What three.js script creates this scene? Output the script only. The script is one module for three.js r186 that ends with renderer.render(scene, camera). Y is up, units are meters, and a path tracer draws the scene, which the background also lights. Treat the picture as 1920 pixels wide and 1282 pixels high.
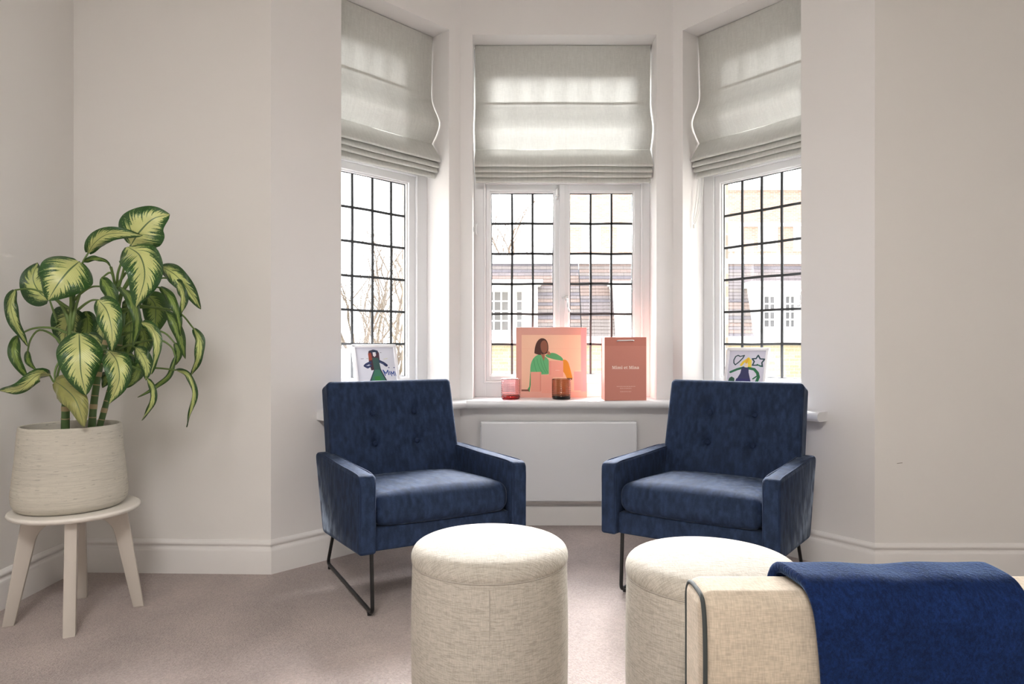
import * as THREE from 'three';
import { mergeGeometries, mergeVertices, toCreasedNormals } from 'three/addons/utils/BufferGeometryUtils.js';
import { RectAreaLightUniformsLib } from 'three/addons/lights/RectAreaLightUniformsLib.js';

// ------------------------------------------------------------------ camera, sky, sun, exposure
const scene = new THREE.Scene();
const camera = new THREE.PerspectiveCamera(2 * Math.atan(641 / 1280) * 180 / Math.PI, 1920 / 1282, 0.05, 200);
camera.position.set(0, 1, 0);
camera.lookAt(0, 1, -10);
camera.setViewOffset(1920, 1282, 0, -7, 1920, 1282);
scene.add(camera);
scene.background = new THREE.Color().setRGB(3.6, 3.69, 3.82);      // even overcast sky
const sun = new THREE.DirectionalLight(new THREE.Color().setRGB(1, 1, 1), 82);   // the bright, hazy part of the cloud behind the houses
sun.position.set(1.6, 6.1, -16.5);
sun.target.position.set(0.3, 0.5, -2);
sun.castShadow = true;
sun.shadow.radius = 110;
Object.assign(sun.shadow.camera, { left: -8, right: 8, top: 8, bottom: -8, near: 1, far: 40 });
scene.add(sun, sun.target);
const renderer = new THREE.WebGLRenderer({ antialias: true });
renderer.toneMapping = THREE.LinearToneMapping;
renderer.toneMappingExposure = 1.14;
renderer.shadowMap.enabled = true;
RectAreaLightUniformsLib.init();
const LAMP = { x: -0.35, d: -0.7, size: 0.9, power: 33, rgb: [1, 0.968, 0.93] };         // ceiling light out of view behind the camera, placed to light camera-facing surfaces

// ------------------------------------------------------------------ helpers
const P = (x, d, h) => new THREE.Vector3(x, h, -d);                // x right, d away from the camera, h up
const pix = (px, py, d) => P((px - 960) / 1280 * d, d, 1 - (py - 648) / 1280 * d);
let seedState = 7;
const rnd = () => { seedState = (Math.imul(seedState, 1664525) + 1013904223) >>> 0; return seedState / 4294967296; };
const rr = (a, b) => a + (b - a) * rnd();
const clamp = (v, a, b) => Math.min(b, Math.max(a, v));
const smooth = (a, b, x) => { const t = clamp((x - a) / (b - a), 0, 1); return t * t * (3 - 2 * t); };
const hash = (x, y, s) => { let h = Math.imul(x, 374761393) ^ Math.imul(y, 668265263) ^ Math.imul(s + 11, 1274126177); h = Math.imul(h ^ (h >>> 13), 1274126177); return ((h ^ (h >>> 16)) >>> 0) / 4294967296; };
function vnoise(x, y, px, py, s) {
  const x0 = Math.floor(x), y0 = Math.floor(y), fx = x - x0, fy = y - y0, ux = fx * fx * (3 - 2 * fx), uy = fy * fy * (3 - 2 * fy);
  const m = (v, p) => ((v % p) + p) % p, a = m(x0, px), b = m(x0 + 1, px), c = m(y0, py), e = m(y0 + 1, py);
  return (hash(a, c, s) * (1 - ux) + hash(b, c, s) * ux) * (1 - uy) + (hash(a, e, s) * (1 - ux) + hash(b, e, s) * ux) * uy;
}
const fbm = (u, v, fx, fy, s, n = 3) => { let a = 0.5, t = 0, k = 0; for (let i = 0; i < n; i++) { t += a * vnoise(u * fx, v * fy, fx, fy, s + i); k += a; a /= 2; fx *= 2; fy *= 2; } return t / k; };
function tex(size, metres, fn, colour = true) {
  const data = new Uint8Array(size * size * 4);
  for (let y = 0; y < size; y++) for (let x = 0; x < size; x++) {
    const c = fn(x / size, y / size), o = (y * size + x) * 4;
    for (let k = 0; k < 3; k++) data[o + k] = clamp(Array.isArray(c) ? c[k] : c, 0, 255);
    data[o + 3] = 255;
  }
  const t = new THREE.DataTexture(data, size, size);
  t.wrapS = t.wrapT = THREE.RepeatWrapping; t.magFilter = THREE.LinearFilter; t.minFilter = THREE.LinearMipmapLinearFilter; t.generateMipmaps = true;
  if (colour) t.colorSpace = THREE.SRGBColorSpace;
  const [a, b] = Array.isArray(metres) ? metres : [metres, metres];
  t.repeat.set(1 / a, 1 / b); t.needsUpdate = true;
  return t;
}
const mix = (a, b, t) => a.map((v, i) => v + (b[i] - v) * t);
const mul = (c, k) => c.map((v) => v * k);
const std = (o) => new THREE.MeshStandardMaterial(o);
const phy = (o) => new THREE.MeshPhysicalMaterial(o);

const taken = new Map();
const numbered = (n) => { const k = taken.get(n) ?? 0; taken.set(n, k + 1); return k ? n + '_' + String(k).padStart(3, '0') : n; };
function tag(o, label, category, group, kind) {
  if (label) o.userData.label = label;
  if (category) o.userData.category = category;
  if (group) o.userData.group = group;
  if (kind) o.userData.kind = kind;
  return o;
}
const struct = (o, label) => tag(o, label, undefined, undefined, 'structure');
function mesh(name, geo, mat, parent = scene) {
  const m = new THREE.Mesh(Array.isArray(geo) ? join(geo) : geo, mat);
  m.name = parent === scene ? numbered(name) : name;
  m.castShadow = m.receiveShadow = true;
  parent.add(m);
  return m;
}
function group(name, pos = [0, 0, 0], turn = 0, parent = scene) {
  const g = new THREE.Group(); g.name = parent === scene ? numbered(name) : name;
  if (pos.isVector3) g.position.copy(pos); else g.position.set(...pos);
  g.rotation.y = turn; parent.add(g); return g;
}
function plain(g) {                                                  // unindexed, position + normal + uv only
  const n = g.index ? g.toNonIndexed() : g.clone();
  for (const k of Object.keys(n.attributes)) if (!['position', 'normal', 'uv'].includes(k)) n.deleteAttribute(k);
  if (!n.attributes.normal) n.computeVertexNormals();
  if (!n.attributes.uv) n.setAttribute('uv', new THREE.BufferAttribute(new Float32Array(n.attributes.position.count * 2), 2));
  n.clearGroups();
  return n;
}
const join = (list) => mergeGeometries(list.map(plain));
// texture coordinates in metres, taken from each face's own plane
function metreUV(geo, swap = false) {
  const g = plain(geo), p = g.attributes.position, uv = g.attributes.uv, a = new THREE.Vector3(), b = new THREE.Vector3(), c = new THREE.Vector3(), n = new THREE.Vector3();
  for (let i = 0; i < p.count; i += 3) {
    a.fromBufferAttribute(p, i); b.fromBufferAttribute(p, i + 1); c.fromBufferAttribute(p, i + 2);
    n.copy(b).sub(a).cross(c.clone().sub(a)).normalize();
    const ax = Math.abs(n.x), ay = Math.abs(n.y), az = Math.abs(n.z);
    for (const [k, q] of [[i, a], [i + 1, b], [i + 2, c]]) {
      const [s, t] = ay > 0.75 ? [q.x, q.z] : ax > az ? [q.z, q.y] : [q.x, q.y];
      uv.setXY(k, swap ? t : s, swap ? s : t);
    }
  }
  return g;
}
const box = (w, h, d, x = 0, y = 0, z = 0) => new THREE.BoxGeometry(w, h, d).translate(x, y, z);
function rbox(w, h, d, r, x = 0, y = 0, z = 0) { return softBox(w, h, d, r, 0, 2).translate(x, y, z); }
// a box with rounded edges, m extra steps across each face and an optional displacement
function softBox(w, h, d, r, m = 0, k = 4, move) {
  const n = 2 * k + m + 1, g = new THREE.BoxGeometry(w, h, d, n, n, n), p = g.attributes.position, v = new THREE.Vector3(), q = new THREE.Vector3();
  const place = (t, size) => {
    const i = Math.round((t / size + 0.5) * n), e = (j) => r * (1 - Math.tan((1 - j / k) * Math.PI / 4));
    if (i <= k) return -size / 2 + e(i);
    if (i >= n - k) return size / 2 - e(n - i);
    return -size / 2 + r + (size - 2 * r) * (i - k) / (n - 2 * k);
  };
  for (let i = 0; i < p.count; i++) {
    v.set(place(p.getX(i), w), place(p.getY(i), h), place(p.getZ(i), d));
    q.set(clamp(v.x, -w / 2 + r, w / 2 - r), clamp(v.y, -h / 2 + r, h / 2 - r), clamp(v.z, -d / 2 + r, d / 2 - r));
    v.sub(q); if (v.lengthSq() > 1e-14) v.setLength(r); v.add(q);
    if (move) move(v);
    p.setXYZ(i, v.x, v.y, v.z);
  }
  g.deleteAttribute('uv'); g.deleteAttribute('normal');
  const s = mergeVertices(g, 1e-5); s.computeVertexNormals();
  return s;
}
function tube(points, r, seg = 24, sides = 8, closed = false) {
  return new THREE.TubeGeometry(new THREE.CatmullRomCurve3(points, closed, 'centripetal'), seg, r, sides, closed);
}
function taper(points, r0, r1, seg = 16, sides = 7) {
  const curve = new THREE.CatmullRomCurve3(points, false, 'centripetal'), g = new THREE.TubeGeometry(curve, seg, 1, sides), p = g.attributes.position, c = new THREE.Vector3(), v = new THREE.Vector3();
  for (let i = 0; i <= seg; i++) {
    curve.getPointAt(i / seg, c);
    const r = r0 + (r1 - r0) * i / seg;
    for (let j = 0; j <= sides; j++) { const k = i * (sides + 1) + j; v.fromBufferAttribute(p, k).sub(c).multiplyScalar(r).add(c); p.setXYZ(k, v.x, v.y, v.z); }
  }
  return g;
}
function bar(a, b, r, sides = 10) {                                  // a straight rod with flat ends
  const l = a.distanceTo(b), g = new THREE.CylinderGeometry(r, r, l, sides);
  g.applyQuaternion(new THREE.Quaternion().setFromUnitVectors(new THREE.Vector3(0, 1, 0), b.clone().sub(a).normalize()));
  return g.translate((a.x + b.x) / 2, (a.y + b.y) / 2, (a.z + b.z) / 2);
}
function lathe(profile, seg = 64) { return new THREE.LatheGeometry(profile.map(([r, y]) => new THREE.Vector2(r, y)), seg); }
// a sheet swept along x from a side profile of [z, y] points
function sheet(profile, x0, x1, nx, wobble = () => [0, 0, 0]) {
  const pos = [], uv = [], idx = []; let s = 0;
  for (let j = 0; j < profile.length; j++) {
    if (j) s += Math.hypot(profile[j][0] - profile[j - 1][0], profile[j][1] - profile[j - 1][1]);
    for (let i = 0; i <= nx; i++) {
      const x = x0 + (x1 - x0) * i / nx, w = wobble(x, j, profile[j]);
      pos.push(x + w[0], profile[j][1] + w[1], profile[j][0] + w[2]); uv.push(x, s);
      if (i && j) { const a = (j - 1) * (nx + 1) + i - 1, b = a + 1, c = a + nx + 1, e = c + 1; idx.push(a, c, b, b, c, e); }
    }
  }
  const g = new THREE.BufferGeometry();
  g.setAttribute('position', new THREE.Float32BufferAttribute(pos, 3)); g.setAttribute('uv', new THREE.Float32BufferAttribute(uv, 2));
  g.setIndex(idx); g.computeVertexNormals();
  return g;
}
// a prism over a plan polygon of [x, d] points
function prism(plan, y0, y1) {
  const s = new THREE.Shape(plan.map(([x, d]) => new THREE.Vector2(x, d)));
  return new THREE.ExtrudeGeometry(s, { depth: y1 - y0, bevelEnabled: false }).rotateX(-Math.PI / 2).translate(0, y0, 0);   // (x, d, t) -> (x, t, -d)
}
function canvasTex(w, h, draw) {
  const c = document.createElement('canvas'); c.width = w; c.height = h;
  draw(c.getContext('2d'), w, h);
  const t = new THREE.CanvasTexture(c); t.colorSpace = THREE.SRGBColorSpace; t.magFilter = THREE.LinearFilter; return t;
}

// ------------------------------------------------------------------ materials
const paintBump = tex(512, 0.5, (u, v) => 110 + 60 * fbm(u, v, 60, 60, 3, 3) + 30 * vnoise(u * 14, v * 14, 14, 14, 5), false);
const wallMat = std({ color: new THREE.Color().setRGB(0.80, 0.78, 0.755), roughness: 0.75, bumpMap: paintBump, bumpScale: 0.0004 });
const bayMat = std({ color: new THREE.Color().setRGB(0.79, 0.77, 0.76), roughness: 0.7, bumpMap: paintBump, bumpScale: 0.0004 });
const ceilMat = std({ color: new THREE.Color().setRGB(0.84, 0.83, 0.81), roughness: 0.9, bumpMap: paintBump, bumpScale: 0.0003 });
const trimMat = std({ color: new THREE.Color().setRGB(0.80, 0.78, 0.765), roughness: 0.35 });
const glossWhite = std({ color: new THREE.Color().setRGB(0.755, 0.76, 0.775), roughness: 0.3 });
const radMat = std({ color: new THREE.Color().setRGB(0.72, 0.725, 0.745), roughness: 0.35 });
const carpetMap = tex(1024, 1.1, (u, v) => {
  const pile = vnoise(u * 340, v * 340, 340, 340, 1) * 0.6 + vnoise(u * 170, v * 170, 170, 170, 2) * 0.4, tread = fbm(u, v, 5, 4, 9, 3), k = 0.9 + 0.16 * (pile - 0.5) + 0.14 * (tread - 0.5);
  return mul(mix([192, 179, 175], [197, 183, 177], tread), k);
});
const carpetBump = tex(1024, 1.1, (u, v) => 60 + 150 * vnoise(u * 340, v * 340, 340, 340, 1) + 40 * fbm(u, v, 30, 30, 4, 2), false);
const carpetMat = phy({ map: carpetMap, roughness: 1, bumpMap: carpetBump, bumpScale: 0.004, sheen: 0.4, sheenColor: new THREE.Color(0.6, 0.55, 0.53), sheenRoughness: 0.6 });
const linenMap = tex(512, 0.4, (u, v) => {
  const weft = vnoise(u * 30, v * 300, 30, 300, 1), warp = vnoise(u * 300, v * 24, 300, 24, 2), slub = fbm(u, v, 50, 7, 6, 2);
  return mul([202, 202, 197], 0.94 + 0.045 * weft + 0.045 * warp + 0.03 * (slub - 0.5));
});
const blindMat = phy({ map: linenMap, roughness: 1, transmission: 0.055, thickness: 0 });
const velvetMap = tex(1024, 0.9, (u, v) => {
  const crush = smooth(0.15, 0.85, fbm(u, v, 60, 30, 3, 4)), streak = fbm(u, v, 90, 16, 8, 2), fine = vnoise(u * 400, v * 400, 400, 400, 5), k = 0.86 + 0.26 * crush + 0.16 * (streak - 0.5) + 0.1 * (fine - 0.5);
  return mul([40, 53, 78], k);
});
const velvetSheen = tex(512, 0.9, (u, v) => 130 + 125 * smooth(0.25, 0.75, fbm(u, v, 44, 20, 21, 4)), true);
const velvetBump = tex(512, 0.45, (u, v) => 128 + 60 * (fbm(u, v, 60, 40, 3, 3) - 0.5), false);
const velvetMat = phy({ map: velvetMap, roughness: 0.85, sheen: 1, sheenColor: new THREE.Color(0.62, 0.74, 0.92), sheenRoughness: 0.45, sheenColorMap: velvetSheen, bumpMap: velvetBump, bumpScale: 0.0015, specularIntensity: 0.3 });
const velvetTrim = phy({ map: velvetMap, color: new THREE.Color(0.8, 0.8, 0.85), roughness: 0.85, sheen: 0.7, sheenColor: new THREE.Color(0.4, 0.5, 0.7), sheenRoughness: 0.5, specularIntensity: 0.3 });
const blackMetal = std({ color: new THREE.Color().setRGB(0.012, 0.012, 0.013), roughness: 0.4, metalness: 0.2 });
const poufMap = tex(1024, 0.42, (u, v) => {
  const streak = fbm(u, v, 18, 190, 2, 3), slub = vnoise(u * 40, v * 260, 40, 260, 12), thread = vnoise(u * 420, v * 40, 420, 40, 4), k = 0.92 + 0.1 * (thread - 0.5);
  return mul(mix([178, 171, 159], [198, 191, 179], smooth(0.25, 0.62, 0.6 * streak + 0.4 * slub)), k);
});
const poufBump = tex(512, 0.2, (u, v) => 80 + 110 * fbm(u, v, 30, 110, 2, 2) + 40 * vnoise(u * 200, v * 60, 200, 60, 4), false);
const poufMat = std({ map: poufMap, roughness: 1, bumpMap: poufBump, bumpScale: 0.0012 });
const poufSeam = std({ color: new THREE.Color(0.36, 0.33, 0.29), roughness: 1 });
const bedMap = tex(512, 0.25, (u, v) => {
  const weft = vnoise(u * 26, v * 160, 26, 160, 1), warp = vnoise(u * 160, v * 26, 160, 26, 2), blot = fbm(u, v, 6, 6, 3, 2);
  return mul([190, 176, 158], 0.86 + 0.1 * weft + 0.1 * warp + 0.06 * (blot - 0.5));
});
const bedMat = std({ map: bedMap, roughness: 1 });
const pipingMat = std({ color: new THREE.Color().setRGB(0.035, 0.042, 0.042), roughness: 0.8 });
const woolMap = tex(1024, 0.35, (u, v) => {
  const fuzz = fbm(u, v, 90, 70, 3, 3), fine = vnoise(u * 380, v * 380, 380, 380, 8), lump = fbm(u, v, 14, 14, 5, 2);
  return mul([23, 41, 82], 0.8 + 0.45 * (fuzz - 0.5) + 0.25 * (fine - 0.5) + 0.2 * lump);
});
const woolBump = tex(1024, 0.35, (u, v) => 128 + 160 * (fbm(u, v, 90, 70, 3, 3) - 0.5) + 60 * (vnoise(u * 380, v * 380, 380, 380, 8) - 0.5), false);
const woolMat = phy({ map: woolMap, roughness: 1, bumpMap: woolBump, bumpScale: 0.0018, sheen: 0.9, sheenColor: new THREE.Color(0.4, 0.62, 1), sheenRoughness: 0.5, specularIntensity: 0.2 });
const chrome = std({ color: new THREE.Color(0.62, 0.62, 0.63), roughness: 0.25, metalness: 1 });
const leadMat = std({ color: new THREE.Color().setRGB(0.035, 0.037, 0.04), roughness: 0.6, metalness: 0.1 });
const paneMat = phy({ color: 0xffffff, roughness: 0.0, transmission: 1, thickness: 0, ior: 1.45 });
const addedOuterBrick = std({ map: tex(256, [0.9, 0.6], (u, v) => { const row = Math.floor(v * 8), x = u * 4 + (row % 2) * 0.5, fx = x - Math.floor(x), fy = v * 8 - row; return fx < 0.05 || fy < 0.13 ? [150, 146, 140] : mul([142, 134, 122], 0.8 + 0.4 * hash(Math.floor(x) % 4, row, 2)); }), roughness: 0.95 });
const cordMat = std({ color: new THREE.Color(0.8, 0.79, 0.77), roughness: 0.8 });

// ------------------------------------------------------------------ the room shell
const CEIL = 3.06, BACK = -2.7, RIGHT = 3.3, THICK = 0.32;
const plan = [[-1.955, BACK], [-1.948, 3.033], [-1.061, 3.005], [-0.2895, 3.82], [0.901, 3.82], [1.569, 2.953], [RIGHT, 2.953], [RIGHT, BACK]];
const NP = plan.length;
const seg = (i) => { const a = plan[i % NP], b = plan[(i + 1) % NP], l = Math.hypot(b[0] - a[0], b[1] - a[1]); return { a, b, l, u: [(b[0] - a[0]) / l, (b[1] - a[1]) / l], n: [-(b[1] - a[1]) / l, (b[0] - a[0]) / l] }; };   // n points out of the room
// the plan corner i moved o out of the room (negative: into it), mitred
function corner(i, o) {
  const s = seg((i + NP - 1) % NP), t = seg(i % NP), k = 1 + s.n[0] * t.n[0] + s.n[1] * t.n[1], c = plan[i % NP];
  return [c[0] + o * (s.n[0] + t.n[0]) / k, c[1] + o * (s.n[1] + t.n[1]) / k];
}
const along = (i, t, o = 0) => { const s = seg(i); return [s.a[0] + s.u[0] * t + s.n[0] * o, s.a[1] + s.u[1] * t + s.n[1] * o]; };
const SILL = 0.70, HEAD = 2.74;
const openings = { 2: [0.356, 1.039], 3: [0.0685, 1.0985], 4: [0.067, 0.7575] };
const ceilPlan = plan.map((_, i) => corner(i, THICK));
const floor = struct(mesh('floor', metreUV(prism(ceilPlan, -0.25, 0)), carpetMat), 'taupe pink wool pile carpet covering the bedroom floor');
const ceiling = struct(mesh('ceiling', metreUV(prism(ceilPlan, CEIL, CEIL + 0.2)), ceilMat), 'plain white painted ceiling');
const wallNames = ['wall_left', 'wall_front_left', 'wall_bay_left', 'wall_bay_center', 'wall_bay_right', 'wall_front_right', 'wall_right', 'wall_back'];
const wallLabels = ['plain warm white side wall beside the plant stool', 'plain warm white wall behind the potted plant', 'angled bay wall around the window behind the left armchair', 'middle bay wall around the double window above the radiator',
  'angled bay wall around the window behind the right armchair', 'plain warm white wall beyond the bed', 'plain side wall on the bed side of the room', 'plain wall at the rear of the room'];
for (let i = 0; i < NP; i++) {
  const s = seg(i), A = s.a, B = s.b, OA = corner(i, THICK), OB = corner(i + 1, THICK), pieces = [];
  if (openings[i]) {
    const [t0, t1] = openings[i], a0 = along(i, t0), a1 = along(i, t1), o0 = along(i, t0, THICK), o1 = along(i, t1, THICK);
    pieces.push(prism([A, a0, o0, OA], 0, CEIL), prism([a1, B, OB, o1], 0, CEIL), prism([a0, a1, o1, o0], 0, SILL - 0.04), prism([a0, a1, o1, o0], HEAD, CEIL));
  } else pieces.push(prism([A, B, OB, OA], 0, CEIL));
  const wall = struct(mesh(wallNames[i], pieces.map((g) => metreUV(g)), i >= 2 && i <= 4 ? bayMat : wallMat), wallLabels[i]);
  const skin = (a, b) => [along(i, a, THICK), along(i, b, THICK), along(i, b, THICK + 0.1), along(i, a, THICK + 0.1)], KA = corner(i, THICK + 0.1), KB = corner(i + 1, THICK + 0.1), outer = [];   // added brick outer leaf, out of view, cuts bounce light onto the houses opposite
  if (openings[i]) {
    const [t0, t1] = openings[i], o0 = along(i, t0, THICK), o1 = along(i, t1, THICK), k0 = along(i, t0, THICK + 0.1), k1 = along(i, t1, THICK + 0.1);
    outer.push(prism([OA, o0, k0, KA], -6, CEIL + 2), prism([o1, OB, KB, k1], -6, CEIL + 2), prism(skin(t0, t1), -6, SILL - 0.04), prism(skin(t0, t1), HEAD, CEIL + 2));
  } else outer.push(prism([OA, OB, KB, KA], -6, CEIL + 2));
  mesh('added_outer_brickwork', outer.map((g) => metreUV(g)), addedOuterBrick, wall);
}
const scuffs = mesh('scuff', metreUV(rbox(0.024, 0.0022, 0.0006, 0.0003)), std({ color: 0x6f655c, roughness: 0.9 }), scene.getObjectByName('wall_front_right'));
scuffs.position.copy(pix(1687, 868, 2.9528)); scuffs.rotation.z = 0.12;

// skirting boards: one moulded length along each wall, mitred into its neighbours
function swept(profile, i, from, to) {                                // profile of [offset into the room, height]
  const pos = [], idx = [], m = profile.length, ends = [from, to].map((e, k) => profile.map(([o]) => (e === undefined ? corner(i + k, -o) : along(i, e, -o))));
  for (const e of ends) e.forEach(([x, d], j) => pos.push(x, profile[j][1], -d));
  for (let j = 0; j < m; j++) { const k = (j + 1) % m; idx.push(j, m + j, k, k, m + j, m + k); }
  for (let j = 1; j < m - 1; j++) idx.push(0, j, j + 1, m, m + j + 1, m + j);
  const g = new THREE.BufferGeometry();
  g.setAttribute('position', new THREE.Float32BufferAttribute(pos, 3)); g.setIndex(idx);
  return toCreasedNormals(g, 0.6);
}
const skirt = [[-0.002, 0.0], [0.02, 0.0], [0.02, 0.1], [0.019, 0.105], [0.0165, 0.108], [0.0105, 0.112], [0.0085, 0.117], [0.0095, 0.121], [0.0135, 0.124], [0.016, 0.1285], [0.0155, 0.134], [0.012, 0.139], [0.007, 0.1425], [0.004, 0.146], [-0.002, 0.147]];
const skirtNames = ['baseboard_left', 'baseboard_front_left', 'baseboard_bay_left', 'baseboard_bay_center', 'baseboard_bay_right', 'baseboard_front_right', 'baseboard_right', 'baseboard_back'];
for (let i = 0; i < NP; i++) struct(mesh(skirtNames[i], metreUV(swept(skirt, i)), trimMat), 'white moulded skirting board at the foot of the ' + ['left side wall', 'wall behind the plant', 'bay wall behind the left armchair', 'wall under the radiator', 'bay wall behind the right armchair', 'wall beyond the bed', 'right side wall', 'rear wall'][i]);

// window board: a thick round-nosed shelf that follows the bay, plus the boards inside the three recesses
const nose = []; for (let k = 0; k <= 10; k++) { const a = -Math.PI / 2 + Math.PI * k / 10; nose.push([0.068 + 0.022 * Math.cos(a), SILL - 0.022 + 0.022 * Math.sin(a)]); }
const noseProfile = [[-0.004, SILL - 0.044], ...nose, [-0.004, SILL]];
const sill = struct(group('trim_1'), 'thick round nosed white window board running round the bay');
mesh('nosing', metreUV(swept(noseProfile, 2, 0.226, undefined)), glossWhite, sill);
mesh('nosing', metreUV(swept(noseProfile, 3)), glossWhite, sill);
mesh('nosing', metreUV(swept(noseProfile, 4, undefined, 0.886)), glossWhite, sill);
for (const [i, [t0, t1]] of Object.entries(openings)) mesh('recess_board', metreUV(prism([along(+i, t0), along(+i, t1), along(+i, t1, THICK), along(+i, t0, THICK)], SILL - 0.04, SILL)), glossWhite, sill);

// ------------------------------------------------------------------ the three leaded windows
const FRAME_O = 0.19;                                                // the frames stand this far out in the wall
const local = (i) => { const [t0, t1] = openings[i], s = seg(i), p = along(i, t0, FRAME_O); return { pos: P(p[0], p[1], SILL), turn: Math.atan2(s.u[1], s.u[0]), w: t1 - t0 }; };
// a rectangular ring of four mitre-less rails with a small bevelled inner lip
function ring(x0, x1, y0, y1, l, r, b, t, z0, z1) {
  return [rbox(l, y1 - y0, z1 - z0, 0.003, x0 + l / 2, (y0 + y1) / 2, (z0 + z1) / 2), rbox(r, y1 - y0, z1 - z0, 0.003, x1 - r / 2, (y0 + y1) / 2, (z0 + z1) / 2),
    rbox(x1 - x0 - l - r + 0.004, b, z1 - z0, 0.003, (x0 + l + x1 - r) / 2, y0 + b / 2, (z0 + z1) / 2), rbox(x1 - x0 - l - r + 0.004, t, z1 - z0, 0.003, (x0 + l + x1 - r) / 2, y1 - t / 2, (z0 + z1) / 2)];
}
function came(a, b, wide) {                                          // one slightly wavering strip of window lead
  const v = b.clone().sub(a), l = v.length(), g = new THREE.BoxGeometry(l, wide, 0.007, 8, 1, 1), p = g.attributes.position, s = rnd() * 99;
  for (let i = 0; i < p.count; i++) { const t = p.getX(i) / l; p.setY(i, p.getY(i) + 0.0016 * Math.sin(s + t * 7) * (1 - 4 * t * t)); }
  g.rotateZ(Math.atan2(v.y, v.x)); return g.translate((a.x + b.x) / 2, (a.y + b.y) / 2, (a.z + b.z) / 2);
}
function casement(win, x0, x1, y0, y1, cols, rows, stay) {           // cols, rows: the edges of the panes, from first to last
  const c = mesh('casement', metreUV(join([...ring(x0, x1, y0, y1, cols[0] - x0 - 0.008, x1 - cols.at(-1) - 0.008, rows[0] - y0 - 0.008, y1 - rows.at(-1) - 0.008, -0.05, 0.0),
    ...ring(cols[0] - 0.01, cols.at(-1) + 0.01, rows[0] - 0.01, rows.at(-1) + 0.01, 0.01, 0.01, 0.01, 0.01, -0.042, -0.012)])), glossWhite, win);
  for (let i = 0; i < cols.length - 1; i++) for (let j = 0; j < rows.length - 1; j++) {
    const g = new THREE.PlaneGeometry(cols[i + 1] - cols[i], rows[j + 1] - rows[j]);
    mesh('pane', g, paneMat, c).position.set((cols[i] + cols[i + 1]) / 2, (rows[j] + rows[j + 1]) / 2, -0.028);
  }
  for (let i = 0; i < cols.length; i++) mesh('lead_came', came(new THREE.Vector3(cols[i], rows[0], -0.028), new THREE.Vector3(cols[i], rows.at(-1), -0.028), i % (cols.length - 1) ? 0.0125 : 0.007), leadMat, c);
  for (let j = 0; j < rows.length; j++) mesh('lead_came', came(new THREE.Vector3(cols[0], rows[j], -0.028), new THREE.Vector3(cols.at(-1), rows[j], -0.028), j % (rows.length - 1) ? 0.0125 : 0.007), leadMat, c);
  return c;
}
function fastener(c, x, y, side) {                                   // plate, boss and hanging lever
  const g = [rbox(0.022, 0.03, 0.006, 0.002, x, y, 0.003), new THREE.CylinderGeometry(0.007, 0.008, 0.016, 14).rotateX(Math.PI / 2).translate(x, y, 0.012),
    taper([new THREE.Vector3(x, y, 0.02), new THREE.Vector3(x + side * 0.004, y - 0.03, 0.026), new THREE.Vector3(x + side * 0.006, y - 0.06, 0.022), new THREE.Vector3(x + side * 0.013, y - 0.078, 0.027)], 0.0045, 0.006, 14),
    new THREE.SphereGeometry(0.0075, 12, 8).translate(x + side * 0.014, y - 0.08, 0.028), rbox(0.014, 0.03, 0.008, 0.002, x - side * 0.026, y, 0.004), rbox(0.03, 0.007, 0.006, 0.002, x - side * 0.014, y, 0.012)];
  mesh('handle', g, chrome, c);
}
const rowsLow = [0, 1, 2, 3, 4, 5, 6].map((k) => 0.131 + 0.178 * k), rowsHigh = [1.365, 1.537, 1.709, 1.881];
function windowUnit(i, n, label, bays) {
  const { pos, turn, w } = local(i), win = struct(group('window_' + n, pos, turn), label);
  const H = HEAD - SILL, geos = [...ring(0, w, 0, H, bays[0].x0, w - bays.at(-1).x1, 0.094, 0.12, -0.09, 0.004), ...ring(bays[0].x0 - 0.014, bays.at(-1).x1 + 0.014, 0.08, 1.26, 0.012, 0.012, 0.012, 0.012, -0.01, 0.012)];
  geos.push(rbox(w - bays[0].x0 - (w - bays.at(-1).x1), 0.084, 0.094, 0.003, (bays[0].x0 + bays.at(-1).x1) / 2, 1.288, -0.043));
  if (bays.length > 1) geos.push(rbox(bays[1].x0 - bays[0].x1, 1.2, 0.06, 0.003, (bays[0].x1 + bays[1].x0) / 2, 0.67, -0.05), rbox(0.034, 1.15, 0.012, 0.004, (bays[0].x1 + bays[1].x0) / 2 - 0.004, 0.67, 0.003));
  mesh('window_frame', metreUV(join(geos)), glossWhite, win);
  for (const b of bays) {
    const c = casement(win, b.x0, b.x1, 0.094, 1.246, b.cols, rowsLow);
    if (b.handle) fastener(c, b.handle, 0.58, b.side ?? 1);
    if (b.bolt) mesh('bolt', [rbox(0.016, 0.05, 0.005, 0.002, b.bolt, 1.195, 0.0045), bar(new THREE.Vector3(b.bolt, 1.165, 0.011), new THREE.Vector3(b.bolt, 1.24, 0.011), 0.004), rbox(0.026, 0.009, 0.01, 0.003, b.bolt, 1.178, 0.008), new THREE.SphereGeometry(0.008, 12, 8).translate(b.bolt, 1.163, 0.012)], chrome, c);
  }
  const X0 = bays[0].x0, X1 = bays.at(-1).x1, a = bays[0].cols[0], e = bays.at(-1).cols.at(-1), nc = bays.length > 1 ? 6 : 4;   // one wide fixed light above the transom, behind the blind
  casement(win, X0, X1, 1.33, 1.92, Array.from({ length: nc + 1 }, (_, k) => a + (e - a) * k / nc), rowsHigh);
  return win;
}
const thirds = (a, b) => [0, 1, 2, 3].map((k) => a + (b - a) * k / 3);
windowUnit(2, 1, 'leaded casement window behind the left armchair', [{ x0: 0.055, x1: 0.60, cols: [0.082, 0.204, 0.33, 0.453, 0.547], handle: 0.068 }]);
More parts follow.
